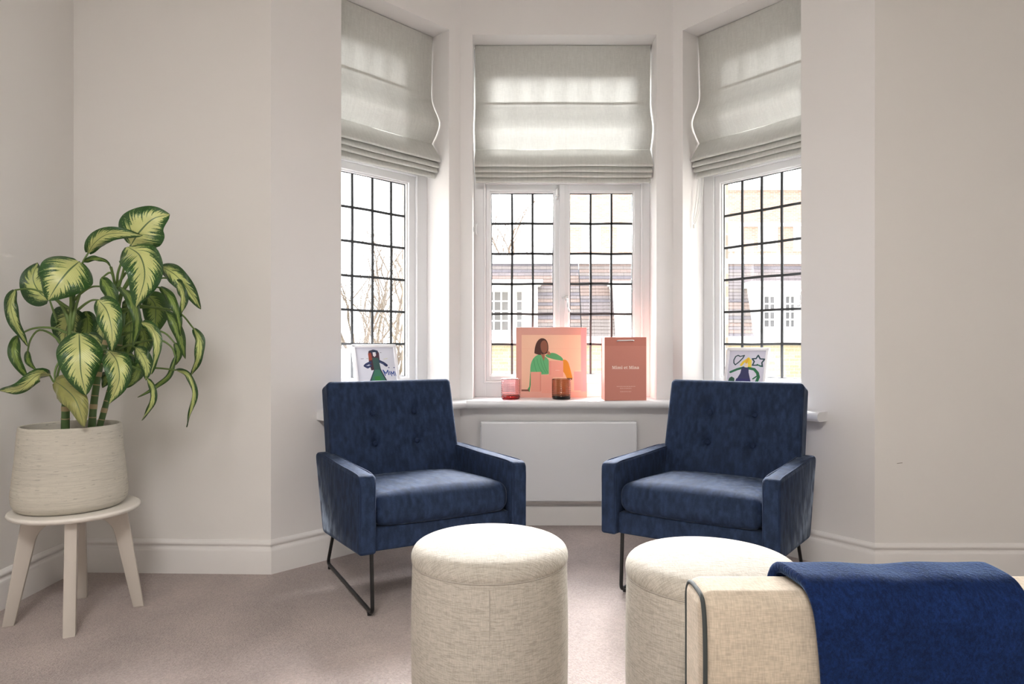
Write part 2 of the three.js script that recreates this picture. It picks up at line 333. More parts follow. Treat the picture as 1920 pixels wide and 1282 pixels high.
windowUnit(3, 2, 'double leaded casement window above the radiator', [{ x0: 0.068, x1: 0.513, cols: thirds(0.099, 0.465), bolt: 0.486 }, { x0: 0.525, x1: 0.976, cols: thirds(0.562, 0.932), handle: 0.541 }]);
windowUnit(4, 3, 'leaded casement window behind the right armchair', [{ x0: 0.072, x1: 0.62, cols: [0.113, 0.230, 0.348, 0.4635, 0.58], handle: 0.6, side: -1 }]);

// ------------------------------------------------------------------ roman blinds
function blind(i, label, bright, cordSide) {
  const { pos, turn, w } = local(i), g = tag(group('roman_blind', pos, turn), label, 'blind', 'roman blinds of the bay');
  const x0 = 0.008, x1 = w - 0.008, zb = 0.045, s = rnd() * 50;
  mesh('headrail', metreUV(rbox(x1 - x0, 0.03, 0.03, 0.003, w / 2, HEAD - SILL - 0.016, zb - 0.002)), blindMat, g);
  const Y = (h) => h - SILL;
  const upper = [[0.016, Y(2.735)], [0.014, Y(2.69)], [0.008, Y(2.6)], [0.004, Y(2.5)], [0.002, Y(2.41)], [0.006, Y(2.38)], [0.026, Y(2.33)], [0.052, Y(2.285)], [0.068, Y(2.245)], [0.066, Y(2.22)], [0.044, Y(2.18)], [0.018, Y(2.148)], [0.008, Y(2.136)]];
  const curve = new THREE.CatmullRomCurve3(upper.map(([z, y]) => new THREE.Vector3(0, y, z)), false, 'centripetal').getPoints(60).map((p) => [p.z + zb, p.y]);
  const sway = (amp) => (x, j, p) => [0, 0.0012 * Math.sin(x * 9 + s), amp * (Math.sin(x * 7 + s + p[1] * 3) * 0.6 + Math.sin(x * 17 + 2 * s + p[1] * 9) * 0.4)];
  mesh('fabric', sheet(curve, x0, x1, 40, sway(0.0018)), blindMat, g);
  for (const [a, b] of [[x0, x0 + 0.016], [x1 - 0.016, x1]]) mesh('side_hem', sheet(curve.map(([z, y]) => [z - 0.0025, y]), a, b, 2, sway(0.0018)), blindMat, g);
  mesh('rod_pocket', sheet([[zb - 0.003, Y(2.416)], [zb - 0.006, Y(2.412)], [zb - 0.006, Y(2.405)], [zb - 0.003, Y(2.401)]], x0, x1, 40, sway(0.0018)), blindMat, g);
  mesh('top_hem', sheet([[zb + 0.012, Y(2.733)], [zb + 0.01, Y(2.705)]], x0, x1, 40, sway(0.0018)), blindMat, g);
  // the gathered folds at the foot, the first one slanting out from the lowest raised rod
  const folds = [[0.006, 2.138, 0.086, 2.026], [-0.002, 2.1, 0.074, 1.996], [-0.005, 2.085, 0.064, 1.97], [-0.008, 2.07, 0.046, 1.942]];
  folds.forEach(([z0, h0, z1, h1], k) => {
    const pr = [[z0, Y(h0)], [z0 + (z1 - z0) * 0.5, Y(h0 + (h1 - h0) * 0.46)], [z1 - 0.001, Y(h1 + 0.006)], [z1, Y(h1)], [z1 - 0.004, Y(h1 - 0.006)], [z1 - 0.012, Y(h1 - 0.005)], [z1 - 0.02, Y(h1 + 0.005)], [z0 - 0.006, Y(h0 - 0.03)]].map(([z, y]) => [z + zb, y]);
    const bow = (x) => 0.002 * Math.sin(x * 5.2 + s + k * 0.9) + 0.0012 * Math.sin(x * 11 + k);
    mesh('fold', sheet(new THREE.CatmullRomCurve3(pr.map(([z, y]) => new THREE.Vector3(0, y, z)), false, 'centripetal').getPoints(30).map((p) => [p.z, p.y]), x0 - 0.001 + k * 0.002, x1 + 0.001 - k * 0.002, 40, (x, j, p) => [0, bow(x) * (k ? 0.8 : 0.3 + 0.7 * smooth(Y(2.13), Y(2.03), p[1])), 0.001 * Math.sin(x * 13 + k)]), blindMat, g);
  });
  if (cordSide) {
    const cx = cordSide < 0 ? 0.02 : w - 0.02, v = (x, y, z) => new THREE.Vector3(cx + x, Y(y), zb + z);
    mesh('cord', [tube([v(0.0, 2.0, 0.03), v(0.0, 1.86, 0.045), v(-0.006, 1.74, 0.06), v(-0.008, 1.695, 0.066), v(0, 1.68, 0.066)], 0.0021, 24, 6), tube([v(0.012, 1.985, 0.03), v(0.012, 1.86, 0.04), v(0.006, 1.74, 0.055), v(-0.004, 1.69, 0.062)], 0.0021, 24, 6), tube([v(0.034, 1.975, 0.03), v(0.03, 1.85, 0.04), v(0.018, 1.74, 0.055), v(0.004, 1.68, 0.066)], 0.0021, 24, 6)], cordMat, g);
    mesh('cord_weight', new THREE.CapsuleGeometry(0.006, 0.012, 4, 10).translate(cx - 0.004, Y(1.665), zb + 0.067), cordMat, g);
  }
  return g;
}
blind(2, 'pale grey linen roman blind half raised over the window behind the left armchair');
blind(3, 'pale grey linen roman blind half raised over the double middle window');
blind(4, 'pale grey linen roman blind with hanging cords behind the right armchair', 0, -1);
{ // cord cleat on the left cheek of the middle recess
  const c = tag(group('cord_cleat', P(...along(3, openings[3][0], 0.1).concat(1.668))), 'small white cord cleat on the side of the middle window recess', 'cleat');
  c.rotation.y = Math.PI / 2;
  mesh('mount', rbox(0.012, 0.03, 0.008, 0.003, 0, 0, 0.004), glossWhite, c);
  mesh('horns', tube([new THREE.Vector3(0, 0.034, 0.018), new THREE.Vector3(0, 0.015, 0.013), new THREE.Vector3(0, 0, 0.012), new THREE.Vector3(0, -0.015, 0.013), new THREE.Vector3(0, -0.034, 0.018)], 0.004, 16, 8), glossWhite, c);
}

// ------------------------------------------------------------------ radiator
{
  const g = tag(group('radiator', P(0.2555, 3.82, 0.149)), 'flat white panel radiator under the middle window', 'radiator');
  const z = 0.085, w = 0.85, h = 0.43;
  mesh('front_panel', rbox(w, h, 0.012, 0.005, 0, h / 2, z), radMat, g);
  mesh('top_grille', rbox(w + 0.004, 0.016, 0.062, 0.004, 0, h - 0.004, z - 0.03), radMat, g);
  for (const s of [-1, 1]) mesh('side_cheek', rbox(0.008, h - 0.03, 0.06, 0.003, s * (w / 2 + 0.001), h / 2 - 0.006, z - 0.034), radMat, g);
  mesh('rear_panel', rbox(w - 0.02, h - 0.05, 0.01, 0.004, 0, h / 2, z - 0.06), radMat, g);
  for (const s of [-1, 1]) mesh('wall_bracket', rbox(0.03, 0.2, 0.028, 0.002, s * 0.28, h / 2, 0.014), radMat, g);
}

// ------------------------------------------------------------------ unseen ceiling light behind the camera
{
  const g = tag(group('unseen_ceiling_light', P(LAMP.x, LAMP.d, CEIL)), 'unseen square ceiling light with a white diffuser, out of view, placed to light camera facing surfaces', 'ceiling light');
  mesh('housing', rbox(LAMP.size + 0.06, 0.05, LAMP.size + 0.06, 0.01, 0, -0.025, 0), glossWhite, g);
  mesh('diffuser', rbox(LAMP.size, 0.012, LAMP.size, 0.004, 0, -0.054, 0), std({ color: 0xffffff, emissive: new THREE.Color().setRGB(...LAMP.rgb), emissiveIntensity: 1.5, roughness: 0.6 }), g);
  const l = new THREE.RectAreaLight(new THREE.Color().setRGB(...LAMP.rgb), LAMP.power, LAMP.size, LAMP.size);
  l.rotation.x = -Math.PI / 2; l.position.y = -0.065; g.add(l);
}

// ------------------------------------------------------------------ two velvet armchairs
function armchair(x0, d0, yaw, label) {
  // fitted: arm fronts at b = 0, b grows towards the back; the group's origin lies under the seat's middle
  const MID = 0.37, F = [Math.sin(yaw), -Math.cos(yaw)];
  const c = tag(group('armchair', P(x0 - F[0] * MID, d0 - F[1] * MID, 0), yaw), label, 'armchair', 'blue velvet armchairs in the bay');
  const Z = (b) => MID - b, W = 0.687, T = 0.064;
  // arms: tapered side panels with a rounded outline and piped edges
  for (const s of [-1, 1]) {
    const sh = new THREE.Shape(), pts = [[Z(0.0), 0.25], [Z(0.0), 0.534], [Z(0.698), 0.532], [Z(0.555), 0.205]], R = [0.012, 0.03, 0.05, 0.03];
    pts.forEach((p, i) => {
      const a = pts[(i + 3) % 4], b = pts[(i + 1) % 4], n = (q) => { const l = Math.hypot(q[0] - p[0], q[1] - p[1]); return [p[0] + (q[0] - p[0]) * R[i] / l, p[1] + (q[1] - p[1]) * R[i] / l]; }, e = n(a), f = n(b);
      if (i) sh.lineTo(...e); else sh.moveTo(...e);
      sh.quadraticCurveTo(p[0], p[1], ...f);
    });
    sh.closePath();
    const g = new THREE.ExtrudeGeometry(sh, { depth: T - 0.024, bevelEnabled: true, bevelThickness: 0.012, bevelSize: 0.011, bevelOffset: -0.011, bevelSegments: 4, curveSegments: 8, steps: 1 });
    g.translate(0, 0, -(T - 0.024) / 2).rotateY(-Math.PI / 2).translate(s * (W / 2 - T / 2), 0, 0);   // shape x -> z
    const arm = mesh('arm', metreUV(toCreasedNormals(g, 0.7)), velvetMat, c);
    for (const k of [-1, 1]) {
      const x = s * (W / 2 - T / 2) + k * (T / 2 - 0.006), v = (b, h) => new THREE.Vector3(x, h, Z(b));
      mesh('piping', tube([v(0.004, 0.3), v(0.003, 0.42), v(0.003, 0.497), v(0.012, 0.524), v(0.04, 0.5315), v(0.3, 0.531), v(0.62, 0.5295), v(0.665, 0.522)], 0.0028, 60, 6), velvetTrim, arm);
    }
  }
  // backrest: a raked slab, buttoned twice two
  const BW = 0.6, BH = 0.53, BT = 0.125, rake = 0.278, bx = 0.099, by = [0.113, -0.025];
  const back = group('backrest', [0, 0.572, Z(0.648)], 0, c); back.rotation.x = -rake;
  const move = (v) => {
    if (v.z > 0) {
      const ex = 1 - Math.pow(Math.abs(v.x) / (BW / 2), 4), ey = 1 - Math.pow(Math.abs(v.y) / (BH / 2), 4);
      let f = v.z / (BT / 2), dz = 0.017 * Math.max(0, ex) * Math.max(0, ey);
      for (const sx of [-1, 1]) for (const y of by) { const q = (v.x - sx * bx) ** 2 + (v.y - y) ** 2; dz -= 0.016 * Math.exp(-q / 0.0005) + 0.013 * Math.exp(-q / 0.004); }
      for (const sx of [-1, 1]) { const cx = (v.x - sx * bx) ** 2, on = smooth(0.2, 0.1, v.y) * smooth(-0.16, -0.03, v.y); dz -= 0.01 * Math.exp(-cx / 0.0004) * on; }
      v.z += dz * f;
    }
    v.x *= 1 - 0.015 * (v.y / BH);
  };
  const slab = mesh('back_cushion', metreUV(softBox(BW, BH, BT, 0.022, 56, 4, move)), velvetMat, back);
  for (const sx of [-1, 1]) for (const y of by) mesh('button', new THREE.SphereGeometry(0.0125, 16, 10).scale(1, 1, 0.5).translate(sx * bx, y, BT / 2 - 0.013), velvetTrim, back);
  // seat cushion: crowned, plump at the front, falling to the back
  const SW = W - 2 * T - 0.004, SL = 0.57, SH = 0.115;
  const seatMove = (v) => {
    const ex = Math.max(0, 1 - Math.pow(Math.abs(v.x) / (SW / 2), 3)), t = v.z / (SL / 2);
    if (v.y > 0) v.y += 0.024 * ex * (1 - t * t * 0.8) + 0.01 * smooth(-0.2, 0.9, t) * (0.3 + 0.7 * ex);
    if (t > 0.5) v.z += 0.016 * ex * (1 - Math.pow(v.y / (SH * 0.6), 2)) * smooth(0.5, 1, t);
    if (v.y < 0 && t > 0.6) v.y += 0.008 * smooth(0.6, 1, t) * (1 - ex);
  };
  const seat = mesh('seat_cushion', metreUV(softBox(SW, SH, SL, 0.042, 30, 5, seatMove)), velvetMat, c);
  seat.position.set(0, 0.377, Z(0.305)); seat.rotation.x = -0.045;
  mesh('base', metreUV(rbox(W - 2 * T + 0.002, 0.085, 0.57, 0.008, 0, 0.292, Z(0.318)).applyMatrix4(new THREE.Matrix4())), velvetMat, c);
  // black rod sled legs with small glides
  for (const s of [-1, 1]) {
    const x = s * 0.279, v = (b, h) => new THREE.Vector3(x, h, Z(b));
    const pts = [v(0.068, 0.27), v(0.0545, 0.04), v(0.056, 0.02), v(0.072, 0.0165), v(0.7, 0.0165), v(0.715, 0.02), v(0.713, 0.04), v(0.585, 0.24)];
    const path = new THREE.CurvePath();
    const q = (a, b, d) => path.add(new THREE.QuadraticBezierCurve3(a, b, d)), l = (a, b) => path.add(new THREE.LineCurve3(a, b));
    l(v(0.068, 0.27), v(0.0545, 0.045)); q(v(0.0545, 0.045), v(0.053, 0.0165), v(0.08, 0.0165)); l(v(0.08, 0.0165), v(0.69, 0.0165)); q(v(0.69, 0.0165), v(0.727, 0.0165), v(0.707, 0.046)); l(v(0.707, 0.046), v(0.585, 0.24));
    const leg = mesh('leg', new THREE.TubeGeometry(path, 140, 0.0075, 10), blackMetal, c);
    for (const b of [0.09, 0.69]) mesh('glide', new THREE.CylinderGeometry(0.0085, 0.0085, 0.012, 14).translate(x, 0.006, Z(b)), blackMetal, leg);
  }
  return c;
}
armchair(-0.241, 2.5894, 0.5005, 'blue velvet button back armchair beside the plant stool');
armchair(0.6421, 2.551, -0.586, 'blue velvet button back armchair nearest the bed');

// ------------------------------------------------------------------ two round poufs
function pouf(x, d, label, turn) {
  const R = 0.21, H = 0.478, g = tag(group('pouf', P(x, d, 0), turn), label, 'pouf', 'round oatmeal fabric poufs');
  const side = [[0, 0.006], [R - 0.02, 0.006], [R - 0.008, 0.012], [R - 0.004, 0.03]]; for (let k = 1; k <= 8; k++) side.push([R - 0.004 + 0.003 * Math.sin(k / 8 * Math.PI), 0.03 + (H - 0.077) * k / 8]);
  const shell = (prof, top) => {
    const l = lathe(prof, 96), uv = l.attributes.uv, p = l.attributes.position;
    const arc = new Map(); if (top) { let a = 0; for (let k = prof.length - 1; k >= 0; k--) { if (k < prof.length - 1) a += Math.hypot(prof[k][0] - prof[k + 1][0], prof[k][1] - prof[k + 1][1]); arc.set(k, a); } }
    for (let i = 0; i < p.count; i++) if (top) { const r = Math.hypot(p.getX(i), p.getZ(i)) || 1, a = arc.get(i % prof.length); uv.setXY(i, p.getX(i) / r * a, p.getZ(i) / r * a); } else uv.setXY(i, uv.getX(i) * Math.PI * 2 * R, p.getY(i));
    return l;
  };
  mesh('body', shell(side), poufMat, g);
  const top = [[R - 0.004, H - 0.047], [R - 0.0015, H - 0.038], [R - 0.002, H - 0.026], [R - 0.008, H - 0.013], [R - 0.019, H - 0.0045], [R - 0.036, H + 0.001], [R * 0.6, H + 0.008], [R * 0.3, H + 0.0115], [0, H + 0.0125]];
  const tp = new THREE.CatmullRomCurve3(top.map(([r, y]) => new THREE.Vector3(r, y, 0)), false, 'centripetal').getPoints(40).map((p) => [Math.max(0, p.x), p.y]);
  mesh('top', shell(tp, true), poufMat, g);
  mesh('seam', new THREE.TorusGeometry(R - 0.004, 0.0016, 6, 120).rotateX(Math.PI / 2).translate(0, H - 0.047, 0), poufSeam, g);
  mesh('side_seam', rbox(0.0022, H - 0.07, 0.002, 0.0008, 0, (H - 0.05) / 2, R - 0.0024), poufSeam, g);
  for (let k = 0; k < 4; k++) { const a = k * Math.PI / 2 + 0.5; mesh('foot', new THREE.CylinderGeometry(0.016, 0.016, 0.008, 16).translate(Math.cos(a) * 0.15, 0.004, Math.sin(a) * 0.15), blackMetal, g); }
  return g;
}
pouf(-0.0593, 1.83, 'round oatmeal pouf standing alone in front of the left armchair', 0.03);
pouf(0.4925, 1.692, 'round oatmeal pouf partly hidden behind the end of the bed', -0.09);

// ------------------------------------------------------------------ bed with upholstered foot end
{
  const x0 = 0.341, x1 = 2.05, z0 = 1.222, z1 = 1.358, H = 0.55, D = z1 - z0;
  const g = tag(group('bed', P((x0 + x1) / 2, (z0 + z1) / 2, 0)), 'bed with an oatmeal upholstered foot end and dark piping', 'bed'), w = x1 - x0;
  const fb = mesh('footboard', metreUV(softBox(w, H - 0.04, D, 0.03, 10, 6, (v) => { v.z -= 0.012 * smooth(0.12, 0.26, v.y) * smooth(-0.02, D / 2, v.z); })), bedMat, g); fb.position.y = 0.04 + (H - 0.04) / 2;
  for (const s of [-1, 1]) {
    for (const k of [-1, 1]) {
      const X = s * (w / 2 - 0.006), v = (y, z) => new THREE.Vector3(X, y, z), zz = k * (D / 2 - 0.005);
      mesh('piping', tube([v(0.06, zz), v(0.3, zz), v(H - 0.08, zz), v(H - 0.035, zz - (k > 0 ? 0.006 : 0)), v(H - 0.012, zz * 0.72), v(H - 0.006, zz * 0.3), v(H - 0.006, 0)].map((p) => p.add(new THREE.Vector3(0, -(H - 0.04) / 2 - 0.04, 0))), 0.0042, 60, 8), pipingMat, fb);
    }
  }
  for (const s of [-1, 1]) mesh('side_rail', metreUV(softBox(0.07, 0.24, 1.96, 0.015, 4, 3).translate(s * (w / 2 - 0.035), 0.17, D / 2 + 0.97)), bedMat, g);
  mesh('mattress', metreUV(softBox(w - 0.16, 0.22, 1.93, 0.05, 6, 4).translate(0, 0.25, D / 2 + 0.97)), std({ color: 0xe6e1d8, roughness: 1 }), g);
  mesh('headboard', metreUV(softBox(w, 0.95, 0.09, 0.03, 4, 4).translate(0, 0.515, D / 2 + 1.99)), bedMat, g);
  for (const s of [-1, 1]) for (const z of [0, D / 2 + 1.95]) mesh('leg', new THREE.CylinderGeometry(0.022, 0.018, 0.05, 16).translate(s * (w / 2 - 0.08), 0.025, z), blackMetal, g);
  // wool throw folded over the foot end
  const t = tag(group('throw_blanket', P(0, (z0 + z1) / 2, 0)), 'royal blue felted wool throw folded over the foot of the bed', 'throw'), th = 0.016;
  const prof = []; const hz = D / 2 + 0.003;
  prof.push([hz + 0.006, 0.12], [hz + 0.006, 0.3], [hz + 0.005, 0.44]);
  for (let k = 0; k <= 8; k++) { const a = Math.PI / 2 * k / 8; prof.push([hz - 0.046 + 0.05 * Math.cos(a), H - 0.042 + 0.05 * Math.sin(a)]); }
  prof.push([0, H + 0.0085], [-hz + 0.04, H + 0.008]);
  for (let k = 1; k <= 6; k++) { const a = Math.PI / 2 + Math.PI / 2 * k / 6; prof.push([-hz + 0.036 + 0.04 * Math.cos(a), H - 0.032 + 0.04 * Math.sin(a)]); }
  prof.push([-hz - 0.006, 0.4], [-hz - 0.006, 0.22]);
  const core = new THREE.CatmullRomCurve3(prof.map(([z, y]) => new THREE.Vector3(0, y, z)), false, 'centripetal'), N = 90, NX = 36;
  const L = (s) => 0.551 - 0.034 * smooth(0.25, 0.75, s), Rr = (s) => 0.905 + 0.022 * smooth(0.3, 0.75, s);
  const pos = [], uv = [], idx = [], rows = 2 * (NX + 1) + 2 * 5;
  const len = core.getLength();
  for (let i = 0; i <= N; i++) {
    const s = i / N, p = core.getPointAt(s), tg = core.getTangentAt(s), nrm = new THREE.Vector3(0, tg.z, -tg.y).multiplyScalar(-1); if (s < 0.3 && nrm.z < 0) nrm.negate();
    const out = new THREE.Vector3(0, -tg.z, tg.y);
    for (let j = 0; j < rows; j++) {                                  // a flattened loop: over the outside, round one edge, back along the inside
      let f, o;
      if (j <= NX) { f = j / NX; o = th; } else if (j <= NX + 5) { const a = Math.PI * (j - NX) / 6; f = 1 + 0.016 * Math.sin(a); o = th / 2 + th / 2 * Math.cos(a); } else if (j <= 2 * NX + 6) { f = 1 - (j - NX - 6) / NX; o = 0; } else { const a = Math.PI * (j - 2 * NX - 6) / 5; f = -0.016 * Math.sin(a); o = th / 2 - th / 2 * Math.cos(a); }
      const x = L(s) + (Rr(s) - L(s)) * f, wav = 0.0035 * Math.sin(x * 21 + s * 4) + 0.0025 * Math.sin(x * 43 + s * 9), oo = o + (o > 0 ? 0.5 * wav + 0.003 : 0);
      pos.push(x, p.y + out.y * oo, p.z + out.z * oo); uv.push(x, s * len);
      if (i) { const a = (i - 1) * rows + j, b = (i - 1) * rows + (j + 1) % rows, c = i * rows + j, e = i * rows + (j + 1) % rows; idx.push(a, b, c, b, e, c); }
    }
  }
  const tg = new THREE.BufferGeometry();
  tg.setAttribute('position', new THREE.Float32BufferAttribute(pos, 3)); tg.setAttribute('uv', new THREE.Float32BufferAttribute(uv, 2)); tg.setIndex(idx); tg.computeVertexNormals();
  mesh('woven_cloth', tg, woolMat, t);
}

// ------------------------------------------------------------------ stool and plant pot
const SX = -1.62, SD = 2.537, SEAT = 0.405;
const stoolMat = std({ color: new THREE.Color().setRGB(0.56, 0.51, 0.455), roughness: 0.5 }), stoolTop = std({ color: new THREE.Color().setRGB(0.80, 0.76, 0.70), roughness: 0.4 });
{
  const g = tag(group('plant_stool', P(SX, SD, 0)), 'round pale wooden stool with four splayed legs under the plant pot', 'stool');
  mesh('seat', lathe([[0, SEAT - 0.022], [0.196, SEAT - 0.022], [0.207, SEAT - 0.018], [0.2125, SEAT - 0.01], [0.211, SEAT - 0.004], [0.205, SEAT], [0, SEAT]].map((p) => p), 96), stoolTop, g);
  const sh = new THREE.Shape(); sh.moveTo(0.186, 0); sh.lineTo(0.222, 0); sh.lineTo(0.164, SEAT - 0.022); sh.lineTo(0.012, SEAT - 0.022); sh.lineTo(0.012, SEAT - 0.045); sh.lineTo(0.05, SEAT - 0.047); sh.quadraticCurveTo(0.112, SEAT - 0.052, 0.126, SEAT - 0.12); sh.closePath();
  const leg = toCreasedNormals(new THREE.ExtrudeGeometry(sh, { depth: 0.03, bevelEnabled: true, bevelThickness: 0.004, bevelSize: 0.004, bevelOffset: -0.004, bevelSegments: 2, curveSegments: 10 }).translate(0, 0, -0.015), 0.6);
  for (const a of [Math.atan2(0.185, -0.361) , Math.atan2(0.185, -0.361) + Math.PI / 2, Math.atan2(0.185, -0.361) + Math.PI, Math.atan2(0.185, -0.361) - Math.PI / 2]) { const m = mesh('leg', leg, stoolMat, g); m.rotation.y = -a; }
}
const potMap = tex(1024, [1.15, 0.3], (u, v) => {
  const band = fbm(u, v, 10, 70, 2, 3), fine = vnoise(u * 60, v * 300, 60, 300, 4), speck = vnoise(u * 240, v * 190, 240, 190, 7), scratch = vnoise(u * 40, v * 130, 40, 130, 9);
  let k = 0.95 + 0.08 * (band - 0.5) + 0.06 * (fine - 0.5); if (speck > 0.93) k -= 0.1; if (scratch > 0.88) k -= 0.12;
  return mul(mix([203, 198, 186], [210, 204, 190], fbm(u, v, 4, 4, 20, 2)), k);
});
const potBump = tex(512, [0.6, 0.3], (u, v) => 120 + 90 * (fbm(u, v, 8, 90, 2, 3) - 0.5), false);
const potMat = std({ map: potMap, roughness: 0.9, bumpMap: potBump, bumpScale: 0.0012 });
const PX = -1.638, PD = 2.537, RIM = 0.708;
{
  const g = tag(group('plant_pot', P(PX, PD, SEAT)), 'tapered beige stoneware pot with fine horizontal streaks on the stool', 'plant pot'), h = RIM - SEAT;
  const outer = new THREE.CatmullRomCurve3([[0.0, 0], [0.14, 0], [0.166, 0.004], [0.181, 0.022], [0.186, 0.05], [0.182, 0.1], [0.172, 0.2], [0.1635, h - 0.006], [0.161, h], [0.156, h], [0.1535, h - 0.006], [0.158, h - 0.09]].map(([r, y]) => new THREE.Vector3(r, y, 0)), false, 'centripetal').getPoints(90).map((p) => [Math.max(0, p.x), clamp(p.y, 0, h)]);
  const l = lathe(outer, 96), uv = l.attributes.uv, p = l.attributes.position; for (let i = 0; i < p.count; i++) uv.setXY(i, uv.getX(i) * 1.15, p.getY(i));
  mesh('body', l, potMat, g);
  mesh('soil', lathe([[0.159, h - 0.09], [0.1, h - 0.082], [0, h - 0.078]], 48), std({ color: new THREE.Color().setRGB(0.035, 0.027, 0.02), roughness: 1, bumpMap: carpetBump, bumpScale: 0.01 }), g);
}

// ------------------------------------------------------------------ variegated dumb cane
function leafTexture(s, spread, cream, green) {                      // u across the blade, v from stalk to tip
  const t = tex(512, 1, (u, v) => {
    const a = Math.abs(u - 0.5) * 2, side = u < 0.5 ? 0 : 1, along = v - 0.28 * a;                      // side veins run out and forward
    const comb = fbm(along + side * 0.37, 0.5, 64, 1, s, 2), coarse = fbm(along + side * 0.61, 0.5, 17, 1, s + 5, 2), spot = fbm(u, v, 40, 60, s + 9, 2);
    const reach = spread * (0.25 + 0.95 * Math.pow(Math.sin(Math.PI * clamp(v * 0.93 + 0.05, 0, 1)), 0.7)) * (0.22 + 1.15 * comb + 0.4 * (coarse - 0.5)) * 1.12;
    let c = mix(cream, green, smooth(reach - 0.05, reach + 0.06, a + 0.16 * (spot - 0.5)));
    if (a > reach && spot > 0.68 && a < reach + 0.25) c = mix(c, cream, 0.55);
    const vein = Math.abs(((along * 30 + 100) % 1) - 0.5); c = mul(c, 0.95 + 0.1 * vein);
    if (a < 0.035) c = mix(c, [70, 98, 58], 0.85);
    return mul(c, 0.95 + 0.1 * fbm(u, v, 8, 8, s + 3, 2));
  });
  t.wrapS = t.wrapT = THREE.ClampToEdgeWrapping;
  return t;
}
const leafBump = tex(256, 1, (u, v) => { const a = Math.abs(u - 0.5) * 2; return 128 + 50 * Math.sin((v - 0.28 * a) * 190) * smooth(0.02, 0.2, a) - 80 * smooth(0.06, 0.0, a); }, false);
const leafMats = [
  leafTexture(1, 0.55, [206, 212, 138], [36, 82, 25]), leafTexture(31, 0.46, [196, 206, 128], [32, 72, 25]), leafTexture(57, 0.38, [140, 164, 80], [46, 84, 24]), leafTexture(83, 0.8, [160, 160, 92], [120, 124, 66]),
].map((map) => phy({ map, roughness: 0.32, bumpMap: leafBump, bumpScale: 0.0012, transmission: 0.12, thickness: 0, side: THREE.DoubleSide, clearcoat: 0.15, clearcoatRoughness: 0.3 }));
const stalkMat = std({ color: new THREE.Color().setRGB(0.12, 0.19, 0.05), roughness: 0.5 }), caneMat = std({ color: new THREE.Color().setRGB(0.07, 0.13, 0.04), roughness: 0.55 }), nodeMat = std({ color: new THREE.Color().setRGB(0.36, 0.29, 0.16), roughness: 0.8 });
const crop = (cx, cy, off = 0) => pix(cx / 2.914, 360 + cy / 2.914, PD + off);
const plant = tag(group('dumb_cane_plant', P(PX, PD, SEAT)), 'leafy dumb cane with cream and green leaves growing in the stoneware pot', 'plant');
const inPlant = (v) => v.sub(plant.position);
function leaf(points, widthPx, roll, kind, fold = 0.25, curl = 0) {
  const curve = new THREE.CatmullRomCurve3(points.map((p) => inPlant(crop(...p))), false, 'centripetal'), NL = 26, NW = 10, wide = widthPx / 2.914 / 1280 * PD / 2;
  const pos = [], uv = [], idx = [], T = new THREE.Vector3(), side = new THREE.Vector3(), n = new THREE.Vector3(), eye = new THREE.Vector3();
  for (let i = 0; i <= NL; i++) {
    const t = i / NL, c = curve.getPointAt(t); curve.getTangentAt(t, T);
    eye.set(0.54, 0, 0.84);
    side.crossVectors(eye, T).normalize(); n.crossVectors(T, side).normalize();
    const r = (roll + curl * t) * Math.PI / 180, sd = side.clone().multiplyScalar(Math.cos(r)).addScaledVector(n, Math.sin(r)), nn = n.clone().multiplyScalar(Math.cos(r)).addScaledVector(side, -Math.sin(r));
    const w = wide * Math.pow(Math.sin(Math.PI * Math.pow(t * 0.985 + 0.015, 0.72)), 0.72) * (1 - 0.12 * t) + 0.0008;
    for (let j = 0; j <= NW; j++) {
      const a = j / NW * 2 - 1, lift = fold * w * (Math.abs(a) * 0.9 - 0.35 * a * a) + 0.004 * Math.sin(t * 13 + a * 3 + points[0][0]) * Math.abs(a) - 0.25 * w * a * a * a * a;
      const q = c.clone().addScaledVector(sd, a * w * Math.cos(fold * 0.6)).addScaledVector(nn, lift);
      pos.push(q.x, q.y, q.z); uv.push(j / NW, t);
      if (i && j) { const k = (i - 1) * (NW + 1) + j - 1, b = k + 1, e = k + NW + 1, f = e + 1; idx.push(k, b, e, b, f, e); }
    }
  }
  const g = new THREE.BufferGeometry();
  g.setAttribute('position', new THREE.Float32BufferAttribute(pos, 3)); g.setAttribute('uv', new THREE.Float32BufferAttribute(uv, 2)); g.setIndex(idx); g.computeVertexNormals();
  return mesh('leaf', g, leafMats[kind], plant);
}
const stalk = (points, r0 = 0.0052, r1 = 0.003) => mesh('leaf_stalk', taper(points.map((p) => inPlant(crop(...p))), r0, r1, 20, 7), stalkMat, plant);
// canes: foot in the soil to crown
const canes = [[[[356, 1330, -0.02], [360, 1150, -0.03], [374, 900, -0.03], [390, 700, -0.02], [398, 545, -0.01]], 0.0145], [[[498, 1330, 0.0], [512, 1160, 0.0], [540, 980, 0.01], [590, 760, 0.02], [632, 500, 0.02]], 0.0135], [[[530, 1330, 0.05], [570, 1190, 0.06], [620, 1000, 0.07], [660, 800, 0.07], [680, 600, 0.06]], 0.0115]];
for (const [pts, r] of canes) {
  const cane = mesh('cane', taper(pts.map((p) => inPlant(crop(...p))), r, r * 0.62, 40, 12), caneMat, plant), curve = new THREE.CatmullRomCurve3(pts.map((p) => inPlant(crop(...p))), false, 'centripetal');
  for (let k = 0; k < 9; k++) {
    const t = 0.12 + k * 0.07, c = curve.getPointAt(t), tg = curve.getTangentAt(t), h = 0.004 + (k % 3 === 1 ? 0.014 : 0);
    mesh('node_ring', new THREE.CylinderGeometry(r * 1.06 * (1 - 0.38 * t), r * 1.06 * (1 - 0.38 * t), h, 14).applyQuaternion(new THREE.Quaternion().setFromUnitVectors(new THREE.Vector3(0, 1, 0), tg)).translate(c.x, c.y, c.z), nodeMat, cane);
  }
}
